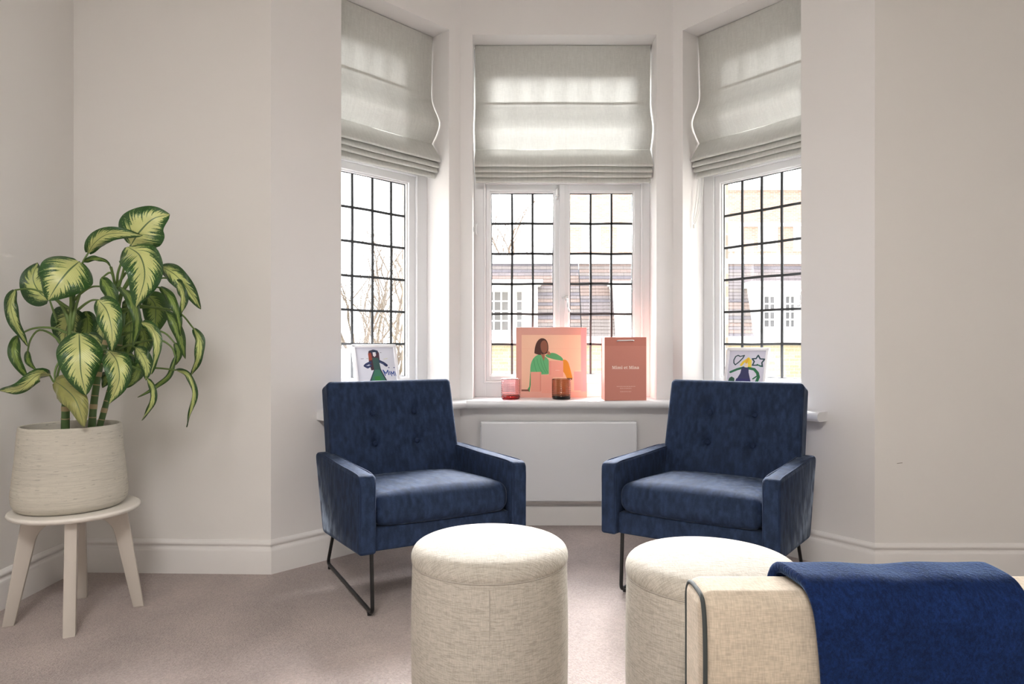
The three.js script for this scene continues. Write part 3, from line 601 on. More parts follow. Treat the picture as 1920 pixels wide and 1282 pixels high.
const leaves = [                                                       // [midrib, width, roll, kind, fold, curl] in crop coordinates with an offset in depth
  [[[716, 288, -0.02], [765, 215, -0.03], [840, 145, -0.02], [928, 122, 0.01]], 246, -8, 0, 0.1, 0],
  [[[482, 332, 0.0], [520, 275, -0.03], [600, 228, -0.06], [780, 236, -0.05]], 92, 14, 0, 0.3, 10],
  [[[272, 590, 0.03], [215, 545, 0.05], [180, 470, 0.06], [205, 385, 0.07]], 165, 5, 1, 0.15, 0],
  [[[432, 380, -0.05], [375, 430, -0.1], [315, 505, -0.13], [262, 592, -0.13]], 262, 12, 0, 0.22, 0],
  [[[700, 300, -0.05], [765, 350, -0.1], [790, 460, -0.14], [742, 632, -0.14]], 212, -10, 0, 0.24, 0],
  [[[885, 408, -0.01], [960, 455, -0.05], [1030, 535, -0.05], [1098, 640, -0.02]], 104, 20, 1, 0.35, 0],
  [[[962, 480, -0.05], [1000, 550, -0.07], [1002, 610, -0.07], [984, 682, -0.05]], 72, 50, 1, 0.4, 20],
  [[[878, 522, 0.0], [935, 580, -0.04], [972, 670, -0.05], [988, 785, -0.03]], 52, 25, 2, 0.5, 10],
  [[[538, 590, -0.07], [585, 650, -0.12], [610, 750, -0.14], [612, 870, -0.13]], 138, 18, 0, 0.3, 0],
  [[[555, 470, 0.0], [600, 540, -0.02], [628, 620, -0.03], [640, 690, -0.03]], 84, 30, 2, 0.5, 0],
  [[[655, 518, -0.01], [715, 585, -0.06], [748, 700, -0.07], [728, 845, -0.05]], 62, -30, 2, 0.4, 30],
  [[[800, 560, 0.08], [845, 610, 0.1], [850, 690, 0.1], [838, 780, 0.09]], 150, 15, 2, 0.2, 0],
  [[[905, 650, 0.05], [950, 710, 0.04], [985, 800, 0.04], [1012, 912, 0.05]], 66, 25, 2, 0.35, 0],
  [[[400, 632, 0.07], [380, 690, 0.09], [360, 760, 0.1], [345, 850, 0.1]], 185, 5, 1, 0.2, 0],
  [[[432, 772, -0.1], [436, 870, -0.15], [442, 985, -0.16], [470, 1110, -0.14]], 212, 0, 0, 0.16, 0],
  [[[485, 772, 0.04], [530, 820, 0.05], [545, 880, 0.05], [535, 945, 0.05]], 78, 20, 1, 0.3, 0],
  [[[300, 1035, -0.06], [345, 1065, -0.1], [415, 1140, -0.14], [462, 1285, -0.14]], 140, 12, 3, 0.3, 0],
  [[[598, 868, -0.06], [640, 930, -0.11], [650, 1030, -0.13], [596, 1158, -0.12]], 138, -12, 0, 0.3, 0],
  [[[775, 712, -0.06], [830, 745, -0.1], [862, 845, -0.12], [826, 995, -0.1]], 66, 35, 0, 0.4, 20],
  [[[742, 850, -0.02], [780, 900, -0.05], [802, 960, -0.05], [795, 1030, -0.04]], 86, 25, 1, 0.3, 0],
  [[[82, 535, -0.02], [58, 610, -0.05], [80, 710, -0.05], [152, 842, -0.02]], 70, -25, 1, 0.4, 0],
  [[[96, 785, 0.0], [76, 860, -0.03], [100, 945, -0.03], [162, 1025, 0.0]], 62, -20, 2, 0.4, 0],
  [[[272, 1000, -0.02], [205, 1000, -0.09], [120, 1066, -0.1], [-10, 1086, -0.06]], 82, -25, 0, 0.3, 0],
  [[[1060, 748, 0.02], [1090, 810, -0.01], [1085, 900, -0.01], [1044, 1002, 0.02]], 58, 35, 1, 0.3, 0],
  [[[962, 972, 0.0], [1030, 1000, -0.04], [1062, 1090, -0.05], [1018, 1284, -0.02]], 44, 40, 1, 0.4, 20],
  [[[806, 1020, -0.05], [836, 1075, -0.08], [832, 1150, -0.08], [774, 1248, -0.06]], 38, 30, 1, 0.4, 0],
  [[[958, 900, 0.03], [925, 1000, 0.01], [850, 1065, 0.0], [752, 1122, 0.0]], 30, 20, 2, 0.5, 0],
  [[[700, 640, 0.1], [715, 710, 0.12], [712, 800, 0.12], [695, 900, 0.11]], 125, 10, 2, 0.2, 0],
  [[[545, 670, 0.06], [556, 740, 0.08], [560, 810, 0.08], [570, 890, 0.07]], 84, -10, 1, 0.2, 0],
  [[[765, 915, 0.05], [755, 975, 0.06], [728, 1030, 0.06], [690, 1068, 0.06]], 78, -15, 2, 0.3, 0],
  [[[955, 825, 0.06], [975, 865, 0.06], [972, 905, 0.06], [960, 945, 0.06]], 44, 15, 2, 0.3, 0],
  [[[455, 378, 0.0], [515, 362, -0.02], [575, 375, -0.03], [606, 410, -0.02]], 32, 30, 2, 0.6, 0],
  [[[152, 868, 0.02], [150, 905, 0.02], [165, 940, 0.01], [196, 970, 0.0]], 34, -10, 2, 0.4, 0],
  [[[600, 610, 0.1], [618, 690, 0.12], [628, 790, 0.12], [615, 900, 0.11]], 118, -8, 2, 0.2, 0],
  [[[770, 735, 0.1], [790, 800, 0.12], [770, 880, 0.12], [735, 960, 0.11]], 96, 12, 2, 0.25, 0],
  [[[470, 650, 0.1], [478, 720, 0.12], [470, 790, 0.12], [455, 860, 0.11]], 100, -5, 2, 0.2, 0],
  [[[650, 840, 0.1], [680, 900, 0.12], [690, 970, 0.12], [680, 1045, 0.11]], 92, 10, 2, 0.25, 0],
  [[[590, 985, 0.1], [585, 1010, 0.12], [575, 1040, 0.12], [560, 1070, 0.11]], 60, 10, 2, 0.25, 0],
];
for (const l of leaves) leaf(...l);
for (const s of [[[372, 900, -0.03], [382, 760, -0.035], [388, 640, -0.03], [384, 550, -0.02]], [[380, 820, -0.02], [400, 700, -0.03], [416, 620, -0.02], [436, 560, -0.02]], [[386, 740, -0.03], [360, 660, -0.03], [330, 610, -0.01], [292, 578, 0.01]], [[610, 700, 0.01], [628, 600, 0.01], [650, 500, 0.01], [688, 440, 0.0]], [[640, 640, 0.03], [662, 560, 0.03], [690, 500, 0.02], [705, 470, 0.02]]])
  mesh('leaf_stalk', taper(s.map((p) => inPlant(crop(...p))), 0.0095, 0.004, 20, 9), stalkMat, plant);
for (const s of [
  [[640, 500, 0.02], [645, 440, 0.0], [680, 350, -0.01], [716, 288, -0.02]], [[398, 545, -0.01], [420, 470, -0.01], [452, 385, -0.01], [482, 332, 0.0]], [[316, 715, 0.0], [292, 650, 0.02], [272, 590, 0.03]], [[398, 555, -0.01], [420, 470, -0.03], [440, 400, -0.04], [432, 380, -0.05]],
  [[650, 520, 0.02], [672, 440, -0.01], [690, 350, -0.04], [700, 300, -0.05]], [[660, 560, 0.03], [720, 480, 0.01], [810, 420, 0.0], [885, 408, -0.01]], [[680, 600, 0.06], [780, 520, 0.0], [880, 470, -0.03], [962, 480, -0.05]], [[676, 620, 0.05], [760, 560, 0.03], [830, 520, 0.01], [878, 522, 0.0]],
  [[430, 640, -0.02], [470, 608, -0.04], [505, 590, -0.06], [538, 590, -0.07]], [[398, 600, -0.01], [440, 555, -0.01], [500, 518, 0.0], [575, 516, 0.0]], [[632, 520, 0.02], [605, 440, 0.0], [555, 470, 0.0]], [[635, 540, 0.02], [640, 520, 0.0], [655, 518, -0.01]],
  [[676, 640, 0.06], [720, 590, 0.07], [800, 560, 0.08]], [[672, 660, 0.06], [740, 620, 0.05], [830, 630, 0.05], [905, 650, 0.05]], [[395, 680, 0.0], [398, 650, 0.04], [400, 632, 0.07]], [[392, 760, -0.02], [405, 770, -0.07], [432, 772, -0.1]], [[400, 820, 0.0], [440, 785, 0.02], [485, 772, 0.04]],
  [[372, 900, -0.03], [320, 935, -0.04], [300, 985, -0.05], [300, 1035, -0.06]], [[560, 880, 0.0], [575, 860, -0.03], [598, 868, -0.06]], [[655, 780, 0.05], [700, 720, 0.0], [745, 700, -0.04], [775, 712, -0.06]], [[655, 860, 0.06], [700, 835, 0.02], [742, 850, -0.02]],
  [[386, 640, -0.02], [260, 560, -0.02], [160, 528, -0.02], [82, 535, -0.02]], [[388, 780, -0.02], [300, 745, -0.02], [180, 745, -0.01], [96, 785, 0.0]], [[376, 890, -0.03], [330, 950, -0.03], [300, 1040, -0.03], [272, 1000, -0.02]], [[660, 640, 0.06], [830, 630, 0.05], [980, 660, 0.04], [1060, 748, 0.02]],
  [[640, 960, 0.07], [760, 960, 0.04], [870, 962, 0.01], [962, 972, 0.0]], [[640, 930, 0.07], [740, 960, 0.0], [790, 990, -0.03], [806, 1020, -0.05]], [[655, 850, 0.06], [760, 820, 0.05], [880, 810, 0.04], [940, 850, 0.04], [958, 900, 0.03]], [[676, 660, 0.06], [690, 640, 0.08], [700, 640, 0.1]],
  [[585, 770, 0.02], [560, 700, 0.04], [545, 670, 0.06]], [[655, 870, 0.06], [720, 890, 0.05], [765, 915, 0.05]], [[660, 780, 0.06], [800, 750, 0.06], [900, 770, 0.06], [955, 825, 0.06]], [[398, 560, -0.01], [420, 440, 0.0], [455, 378, 0.0]], [[376, 900, -0.02], [300, 790, 0.0], [210, 755, 0.02], [165, 810, 0.02], [152, 868, 0.02]], [[606, 410, -0.02], [620, 460, 0.0], [632, 520, 0.02]],
]) stalk(s);

// ------------------------------------------------------------------ things on the window board
const paper = (map) => std({ map, roughness: 0.75 });
function front(w, h, z, map, name, parent) { return mesh(name, new THREE.PlaneGeometry(w, h).translate(0, h / 2, z), paper(map), parent); }
{ // art print on a square board
  const g = tag(group('picture_board', P(0.229, 3.952, SILL)), 'square pink photo print of a woman in a green top leaning on the middle window', 'picture'); g.rotation.x = -0.025;
  const w = 0.41, h = 0.408;
  mesh('board', rbox(w, h, 0.02, 0.003, 0, h / 2, -0.011), std({ color: 0xd9a196, roughness: 0.7 }), g);
  front(w - 0.006, h - 0.006, 0.0006, canvasTex(1024, 1024, (c, W, H) => {
    c.fillStyle = '#e3ad9c'; c.fillRect(0, 0, W, H);
    c.fillStyle = '#d9a092'; c.fillRect(0, 0, 72, H); c.fillRect(0, 0, W, 100);
    c.fillStyle = '#ea9fa2'; c.fillRect(W - 80, 0, 80, H);
    c.fillStyle = '#efc2a6'; c.fillRect(72, 100, W - 152, H - 190);
    c.fillStyle = '#e9b09a'; c.fillRect(72, 300, W - 152, 3);
    c.fillStyle = '#eab0a0'; c.fillRect(0, H - 90, W, 90);
    const blob = (col, pts) => { c.fillStyle = col; c.beginPath(); c.moveTo(...pts[0]); for (let i = 1; i < pts.length; i += 2) c.quadraticCurveTo(...pts[i], ...pts[(i + 1) % pts.length]); c.fill(); };
    c.fillStyle = '#3f9a5c'; c.beginPath(); c.moveTo(200, 640); c.lineTo(186, 860); c.lineTo(150, 920); c.lineTo(190, 940); c.lineTo(226, 700); c.fill();
    blob('#d9902c', [[640, 480], [740, 430], [770, 540], [800, 640], [820, 740], [770, 760], [736, 740], [700, 640], [640, 600]]);
    c.fillStyle = '#6b4434'; c.fillRect(740, 735, 76, 26);
    blob('#62b379', [[200, 660], [190, 440], [320, 390], [420, 400], [470, 470], [480, 600], [470, 680], [330, 690], [200, 670]]);
    blob('#5aa96f', [[420, 400], [520, 330], [620, 400], [690, 440], [680, 480], [560, 470], [480, 440], [430, 430], [420, 400]]);
    c.strokeStyle = '#47955f'; c.lineWidth = 7; for (const [a, b] of [[250, 300], [300, 380], [350, 430], [390, 460]]) { c.beginPath(); c.moveTo(a, 450); c.quadraticCurveTo(a + 10, 560, b, 660); c.stroke(); }
    blob('#4a2a22', [[260, 370], [270, 180], [360, 150], [450, 140], [465, 260], [470, 340], [450, 370], [360, 420], [260, 370]]);
    blob('#8d5844', [[350, 250], [360, 180], [410, 180], [455, 200], [455, 290], [450, 360], [400, 370], [350, 350], [350, 250]]);
    blob('#a06a52', [[352, 370], [380, 400], [410, 372], [420, 430], [400, 480], [370, 430], [352, 370]]);
    blob('#a56c54', [[450, 340], [480, 330], [500, 380], [480, 410], [452, 380]]);
    c.fillStyle = '#eaa795'; c.fillRect(472, 482, 212, 240); c.fillStyle = '#e49d8d'; c.fillRect(472, 482, 34, 240);
    c.fillStyle = '#e8a491'; c.fillRect(206, 646, 150, 290); c.fillStyle = '#eba896'; c.fillRect(366, 690, 170, 270); c.fillStyle = '#dd9483'; c.fillRect(340, 650, 22, 280);
    c.fillStyle = '#f0a3a0'; c.fillRect(840, 640, 130, 280); c.fillStyle = '#f4d8d0'; for (const [x, y, w2] of [[570, 620, 60], [860, 628, 90]]) c.fillRect(x, y, w2, 5);
    c.fillStyle = '#7a4a3a'; c.fillRect(70, 905, 110, 26);
  }), 'print', g);
}
{ // paper carrier bag
  const g = tag(group('paper_bag', P(0.62, 3.79, SILL), 0.06), 'salmon pink paper carrier bag with white lettering on the window board', 'bag'), w = 0.232, h = 0.347, d = 0.09;
  const bagMat = std({ color: new THREE.Color().setRGB(0.60, 0.255, 0.20), roughness: 0.65 });
  for (const s of [-1, 1]) mesh('gusset', [rbox(0.002, h, d / 2 + 0.002, 0.0008, s * (w / 2 - 0.003), h / 2, d / 4).rotateY(0), rbox(0.002, h, d / 2 + 0.002, 0.0008, s * (w / 2 - 0.003), h / 2, -d / 4)], bagMat, g);
  mesh('rear_panel', rbox(w, h, 0.002, 0.0008, 0, h / 2, -d / 2), bagMat, g);
  mesh('base', rbox(w - 0.006, 0.002, d - 0.004, 0.0008, 0, 0.001, 0), bagMat, g);
  const f = mesh('front_panel', rbox(w, h, 0.002, 0.0008, 0, h / 2, d / 2), bagMat, g);
  front(w - 0.004, h - 0.003, d / 2 + 0.0016, canvasTex(768, 1152, (c, W, H) => {
    c.fillStyle = '#c98475'; c.fillRect(0, 0, W, H);
    c.fillStyle = '#c27b6b'; c.fillRect(0, 0, W, 150);
    c.fillStyle = '#f3e4da'; c.textAlign = 'center'; c.font = 'bold 76px serif'; c.fillText('Mimi et Mina', W / 2, 575);
    c.fillStyle = '#e6c0b2'; c.font = '26px serif'; c.fillText('· · · · · · · ·', W / 2, 620);
    for (const [y, l] of [[890, 330], [925, 210], [985, 200]]) { let x = W / 2 - l / 2; while (x < W / 2 + l / 2) { const k = 10 + ((x * 7) % 23); c.fillRect(x, y, k, 9); x += k + 7; } }
  }), 'printed_face', f);
  for (const s of [-1, 1]) mesh('handle', s > 0 ? tube([new THREE.Vector3(-0.046, h - 0.022, d / 2 - 0.002), new THREE.Vector3(-0.044, h - 0.0195, d / 2 + 0.006), new THREE.Vector3(0, h - 0.018, d / 2 + 0.008), new THREE.Vector3(0.044, h - 0.0175, d / 2 + 0.006), new THREE.Vector3(0.046, h - 0.02, d / 2 - 0.002)], 0.0035, 24, 8) : tube([new THREE.Vector3(-0.046, h - 0.022, -d / 2 + 0.003), new THREE.Vector3(-0.04, h - 0.05, -d / 2 + 0.008), new THREE.Vector3(0.04, h - 0.05, -d / 2 + 0.008), new THREE.Vector3(0.046, h - 0.022, -d / 2 + 0.003)], 0.0035, 24, 8), cordMat, g);
}
function tumbler(x, d, label, mat, extra) {
  const g = tag(group('glass_tumbler', P(x, d, SILL)), label, 'glass', 'ribbed glass candle holders'), R = 0.053, h = 0.114, pr = [[0, 0.0005], [R - 0.01, 0.0005], [R - 0.003, 0.003], [R, 0.011]];
  for (let k = 1; k <= 40; k++) pr.push([R + 0.0009 * Math.sin(k * 1.35), 0.011 + (h - 0.013) * k / 40]);
  pr.push([R - 0.0012, h], [R - 0.003, h - 0.001]); for (let k = 12; k >= 0; k--) pr.push([R - 0.0038, 0.02 + (h - 0.024) * k / 12]); pr.push([R - 0.012, 0.0145], [0, 0.0135]);
  mesh('cup', lathe(pr, 64), mat, g);
  if (extra) extra(g, R);
}
tumbler(-0.0075, 3.835, 'pink glass tumbler with a little red wax left of the photo print', phy({ color: 0xffffff, roughness: 0.02, transmission: 1, thickness: 0.004, ior: 1.45, attenuationColor: new THREE.Color(0.88, 0.5, 0.53), attenuationDistance: 0.011 }), (g, R) => mesh('wax', lathe([[0, 0.0138], [R - 0.014, 0.0148], [R - 0.006, 0.02], [R - 0.006, 0.03], [R - 0.02, 0.027], [0, 0.026]], 48), std({ color: new THREE.Color().setRGB(0.42, 0.09, 0.06), roughness: 0.5 }), g));
tumbler(0.277, 3.83, 'amber brown glass tumbler in front of the photo print', phy({ color: 0xffffff, roughness: 0.02, transmission: 1, thickness: 0.004, ior: 1.45, attenuationColor: new THREE.Color(0.5, 0.29, 0.15), attenuationDistance: 0.0065 }));
function drawing(i, t, o, w, h, lean, label, draw) {                  // framed child's painting leaning back towards the window
  const s = seg(i), p = along(i, t, o), g = tag(group('framed_painting', P(p[0], p[1], SILL), Math.atan2(s.u[1], s.u[0])), label, 'picture frame', 'framed paintings on the window board');
  const tilt = group('frame_assembly', [0, 0, 0], 0, g); tilt.rotation.x = -lean;
  const b = 0.016, m = std({ color: 0xe9e8ea, roughness: 0.45 });
  mesh('frame', [rbox(w, b, 0.018, 0.003, 0, b / 2, -0.009), rbox(w, b, 0.018, 0.003, 0, h - b / 2, -0.009), rbox(b, h - 0.004, 0.018, 0.003, -w / 2 + b / 2, h / 2, -0.009), rbox(b, h - 0.004, 0.018, 0.003, w / 2 - b / 2, h / 2, -0.009)], m, tilt);
  mesh('backing', rbox(w - 0.01, h - 0.01, 0.004, 0.001, 0, h / 2, -0.015), m, tilt);
  const f = mesh('painting', new THREE.PlaneGeometry(w - 2 * b + 0.002, h - 2 * b + 0.002).translate(0, h / 2, -0.0105), paper(canvasTex(640, 700, draw)), tilt);
  return g;
}
const brush = (c, col, wid, pts, close) => { c.strokeStyle = col; c.lineWidth = wid; c.lineCap = c.lineJoin = 'round'; c.beginPath(); pts.forEach((p, i) => (i ? c.lineTo(...p) : c.moveTo(...p))); if (close) c.closePath(); c.stroke(); };
const fillPoly = (c, col, pts) => { c.fillStyle = col; c.beginPath(); pts.forEach((p, i) => (i ? c.lineTo(...p) : c.moveTo(...p))); c.closePath(); c.fill(); };
drawing(2, 0.652, 0.085, 0.275, 0.314, 0.2, "white framed child's painting of a figure in a dark green dress", (c, W, H) => {
  c.fillStyle = '#d4d5df'; c.fillRect(0, 0, W, H); c.scale(1, 0.68);
  fillPoly(c, '#3f2433', [[225, 70], [300, 40], [370, 60], [392, 110], [390, 260], [360, 420], [235, 440], [210, 300], [215, 120]]);
  fillPoly(c, '#8a3a26', [[212, 120], [262, 100], [270, 240], [215, 250]]);
  fillPoly(c, '#26324a', [[240, 60], [330, 44], [372, 74], [360, 120], [270, 120]]);
  fillPoly(c, '#e6e3e6', [[288, 96], [336, 92], [340, 150], [314, 184], [290, 160]]);
  brush(c, '#2c3340', 5, [[298, 122], [306, 122]]); brush(c, '#2c3340', 5, [[322, 122], [330, 122]]); brush(c, '#8d4a4a', 5, [[304, 150], [324, 152]]);
  brush(c, '#242f58', 44, [[230, 290], [170, 320], [140, 350], [180, 380], [230, 350]]); brush(c, '#c3cbe0', 7, [[165, 345], [205, 350], [225, 335]]);
  brush(c, '#242f58', 50, [[385, 270], [450, 310], [490, 350]]); brush(c, '#55668c', 9, [[400, 290], [450, 325]]);
  fillPoly(c, '#2f4f4c', [[270, 200], [370, 200], [392, 420], [480, 660], [180, 660], [280, 440]]);
  fillPoly(c, '#35705a', [[285, 430], [370, 430], [450, 640], [215, 640]]); fillPoly(c, '#2f7a3a', [[270, 560], [360, 550], [380, 640], [280, 640]]);
  brush(c, '#1f2d49', 14, [[280, 440], [190, 660]]); brush(c, '#1f2d49', 14, [[385, 420], [470, 660]]); brush(c, '#1f2d49', 14, [[190, 655], [470, 655]]);
  const blue = '#23458f';
  brush(c, blue, 16, [[425, 440], [455, 545]]); brush(c, blue, 16, [[425, 440], [470, 510], [505, 445], [512, 535]]);
  brush(c, blue, 13, [[532, 470], [538, 530]]); brush(c, '#3a3d7a', 20, [[528, 395], [529, 397]]);
  brush(c, blue, 13, [[562, 560], [556, 470], [582, 525], [604, 470], [606, 555]]); brush(c, blue, 10, [[624, 480], [632, 560]]); brush(c, '#3a3d7a', 20, [[616, 398], [618, 399]]);
  brush(c, '#4a4550', 7, [[90, 215], [130, 213]]); brush(c, '#4a4550', 8, [[412, 100], [430, 102]]); brush(c, '#c9c3a0', 9, [[460, 230], [520, 215]]); brush(c, '#88a080', 8, [[180, 210], [206, 214]]);
});
drawing(4, 0.377, 0.085, 0.25, 0.296, 0.2, "white framed child's painting with a heart, a star and yellow hair", (c, W, H) => {
  c.fillStyle = '#d2d0dd'; c.fillRect(0, 0, W, H); c.scale(1, 0.7);
  const dk = '#22424a';
  brush(c, dk, 20, [[150, 95], [110, 120], [85, 190], [90, 250], [120, 290], [180, 230], [240, 150], [262, 95], [190, 118], [150, 95]]);
  brush(c, dk, 24, [[500, 90], [540, 160], [615, 165], [575, 235], [590, 310], [520, 285], [420, 290], [445, 215], [405, 160], [470, 155]], true);
  brush(c, '#2d7a5a', 20, [[500, 270], [560, 310]]);
  brush(c, '#e3c33a', 44, [[330, 170], [260, 230], [225, 290]]); brush(c, '#e8cc2c', 50, [[340, 160], [360, 240], [370, 330]]); brush(c, '#e2ae3a', 40, [[330, 170], [310, 240]]); brush(c, '#e6cf5a', 34, [[380, 190], [390, 340]]);
  fillPoly(c, '#e8d0b0', [[290, 270], [350, 270], [345, 330], [290, 330]]);
  brush(c, '#2b6a4c', 44, [[270, 340], [160, 380], [50, 440]]); brush(c, '#2b7048', 50, [[360, 350], [460, 370], [520, 440], [545, 520], [520, 620]]); brush(c, '#2b6a4c', 26, [[520, 500], [455, 560]]); brush(c, '#2b6a4c', 24, [[525, 590], [510, 680]]);
  fillPoly(c, '#33365e', [[240, 330], [360, 340], [370, 440], [440, 680], [130, 680], [225, 460]]); fillPoly(c, '#2f2f66', [[170, 560], [400, 560], [440, 680], [130, 680]]);
  fillPoly(c, '#25513f', [[40, 560], [80, 530], [130, 560], [150, 690], [10, 690]]);
});

// ------------------------------------------------------------------ outside: garden, terrace with mansard roof, block behind, bare trees
const GROUND = -5.6;
const lawnMap = tex(256, 6, (u, v) => mul(mix([70, 78, 52], [86, 82, 68], fbm(u, v, 8, 8, 4, 3)), 0.85 + 0.3 * vnoise(u * 90, v * 90, 90, 90, 3)));
struct(mesh('ground', metreUV(box(90, 0.4, 90, 4, GROUND - 0.2, -40)), std({ map: lawnMap, roughness: 1 })), 'garden ground far below the windows');
const brickTex = (a, b, joint, s) => tex(512, [1.8, 1.2], (u, v) => {            // courses a few pixels high at this distance
  const row = Math.floor(v * 16), x = u * 8 + (row % 2) * 0.5, col = Math.floor(x) % 8, fx = x - Math.floor(x), fy = v * 16 - row;
  if (fx < 0.06 || fy < 0.15) return joint;
  return mul(mix(a, b, hash(col, row, s)), 0.92 + 0.16 * vnoise(u * 120, v * 120, 120, 120, s));
});
const paledStockBrick = std({ map: brickTex([192, 178, 150], [170, 156, 128], [182, 176, 164], 3), roughness: 0.95 }), paledRedBrick = std({ map: brickTex([184, 152, 136], [164, 134, 120], [190, 182, 172], 8), roughness: 0.95 });  // brick tones paled: part of the outdoor glare is put into the colour
const paledTileMats = [[126, 118, 119], [112, 107, 112], [138, 122, 116], [130, 122, 119]].map((c, i) => std({ map: tex(256, [1.4, 1.4], (u, v) => { const col = Math.floor(u * 9 + i * 0.5), f = u * 9 + i * 0.5 - col; return f < 0.05 ? mul(c, 0.86) : mul(c, 0.97 + 0.06 * hash(col % 9, Math.floor(v * 14), 5) + 0.1 * (vnoise(u * 60, v * 60, 60, 60, i) - 0.5)); }), roughness: 0.9 }));  // roof tiles paled as well, their colour carries some of the glare
const whitePaint = std({ color: new THREE.Color(0.93, 0.93, 0.92), roughness: 0.6 }), leadGrey = std({ color: new THREE.Color(0.62, 0.64, 0.67), roughness: 0.7 }), dimGlass = std({ color: new THREE.Color().setRGB(0.1, 0.098, 0.1), roughness: 0.08 }), paleGlass = std({ color: new THREE.Color().setRGB(0.5, 0.49, 0.47), roughness: 0.2 });  // panes of the rear block get one even pale tone
const HD = 16, EAVES = 1.22, RIDGE = 3.04, BACKSET = 0.75;
function sashWindow(parent, x0, x1, y0, y1, z, cols, rows, glass = dimGlass) {   // white sash with separate panes and bars
  const w = mesh('window', [box(x1 - x0 - 0.16, 0.09, 0.076, (x0 + x1) / 2, y0 + 0.045, z), box(x1 - x0 - 0.16, 0.09, 0.076, (x0 + x1) / 2, y1 - 0.045, z), box(0.08, y1 - y0, 0.08, x0 + 0.04, (y0 + y1) / 2, z), box(0.08, y1 - y0, 0.08, x1 - 0.04, (y0 + y1) / 2, z)], whitePaint, parent);
  const a = x0 + 0.08, b = x1 - 0.08, c = y0 + 0.09, e = y1 - 0.09;
  for (let i = 0; i < cols; i++) for (let j = 0; j < rows; j++) mesh('pane', box((b - a) / cols - 0.035, (e - c) / rows - 0.035, 0.01, a + (i + 0.5) * (b - a) / cols, c + (j + 0.5) * (e - c) / rows, z - 0.01), glass, w);
  for (let i = 1; i < cols; i++) mesh('glazing_bar', box(0.035, e - c, 0.03, a + i * (b - a) / cols, (c + e) / 2, z), whitePaint, w);
  for (let j = 1; j < rows; j++) mesh('glazing_bar', box(b - a + 0.01, 0.033, 0.022, (a + b) / 2, c + j * (e - c) / rows, z), whitePaint, w);
  return w;
}
function house(x0, x1, label, dormers) {
  const g = tag(group('terraced_house', P((x0 + x1) / 2, HD, GROUND)), label, 'house', 'terrace across the gardens'), w = x1 - x0, Y = (h) => h - GROUND, X = (x) => x - (x0 + x1) / 2;
  mesh('brick_wall', metreUV(box(w, Y(EAVES) - 0.1, 6, 0, (Y(EAVES) - 0.1) / 2, -3)), paledStockBrick, g);
  mesh('cornice', [box(w, 0.1, 0.3, 0, Y(EAVES) - 0.05, 0.02), box(w, 0.09, 0.2, 0, Y(EAVES) - 0.15, 0.03)], whitePaint, g);
  const core = [[0, Y(EAVES)], [-6, Y(EAVES)], [-6 + BACKSET, Y(RIDGE)], [-BACKSET, Y(RIDGE)]], sh = new THREE.Shape(core.map(([z, y]) => new THREE.Vector2(z, y)));
  mesh('roof_core', new THREE.ExtrudeGeometry(sh, { depth: w - 0.02, bevelEnabled: false }).rotateY(-Math.PI / 2).translate(w / 2 - 0.01, 0, -0.02), leadGrey, g);
  const n = 22, tilt = Math.atan2(BACKSET, RIDGE - EAVES);
  for (let k = 0; k < n; k++) {
    const t = (k + 0.5) / n, m = mesh('tile_course', metreUV(box(w, (RIDGE - EAVES) / n / Math.cos(tilt) + 0.03, 0.02)), paledTileMats[Math.floor(rnd() * 4)], g);
    m.position.set(0, Y(EAVES + (RIDGE - EAVES) * t), -BACKSET * t + 0.014); m.rotation.x = -tilt - 0.2; m.rotation.z = rr(-0.0012, 0.0012);
  }
  mesh('ridge_capping', [box(w, 0.16, 0.2, 0, Y(RIDGE) + 0.04, -BACKSET), box(w, 0.05, 0.3, 0, Y(RIDGE) + 0.13, -BACKSET)], leadGrey, g);
  for (const d of dormers) {
    const dg = group('dormer', [0, 0, 0], 0, g), a = X(d.x0), b = X(d.x1), top = Y(d.top ?? 2.5), bot = Y(EAVES - 0.02);
    mesh('cheek', [box(b - a, top - bot - 0.02, 1.0, (a + b) / 2, (top + bot) / 2, -0.46)], whitePaint, dg);
    mesh('dormer_roof', [box(b - a + 0.24, 0.08, 1.2, (a + b) / 2, top, -0.46), box(b - a + 0.16, 0.05, 1.15, (a + b) / 2, top - 0.065, -0.46)], whitePaint, dg);
    for (const q of d.windows) sashWindow(dg, X(q[0]), X(q[1]), Y(q[2]), Y(q[3]), 0.06, q[4], q[5]);
    for (const q of d.shutters ?? []) {
      const s = mesh('shutter', [box(q[1] - q[0] - 0.1, 0.06, 0.055, X((q[0] + q[1]) / 2), Y(q[2]) + 0.03, 0.08), box(q[1] - q[0] - 0.1, 0.06, 0.055, X((q[0] + q[1]) / 2), Y(q[3]) - 0.03, 0.08), box(0.05, q[3] - q[2], 0.06, X(q[0]) + 0.025, Y((q[2] + q[3]) / 2), 0.08), box(0.05, q[3] - q[2], 0.06, X(q[1]) - 0.025, Y((q[2] + q[3]) / 2), 0.08)], whitePaint, dg);
      for (let y = q[2] + 0.09; y < q[3] - 0.06; y += 0.062) { const l = mesh('slat', box(q[1] - q[0] - 0.08, 0.05, 0.012), whitePaint, s); l.position.set(X((q[0] + q[1]) / 2), Y(y), 0.075); l.rotation.x = 0.6; }
    }
  }
  for (let x = x0 + 0.6; x < x1 - 1; x += 1.9) sashWindow(g, X(x), X(x + 0.95), Y(-1.6), Y(0.35), 0.03, 3, 4);
  return g;
}
house(-1.35, 1.62, 'tile roofed house with a wide white dormer seen through the middle window', [{ x0: -0.95, x1: 0.6, windows: [[-0.68, 0.0, 1.26, 2.36, 3, 4], [0.02, 0.32, 1.26, 2.36, 1, 4]] }]);
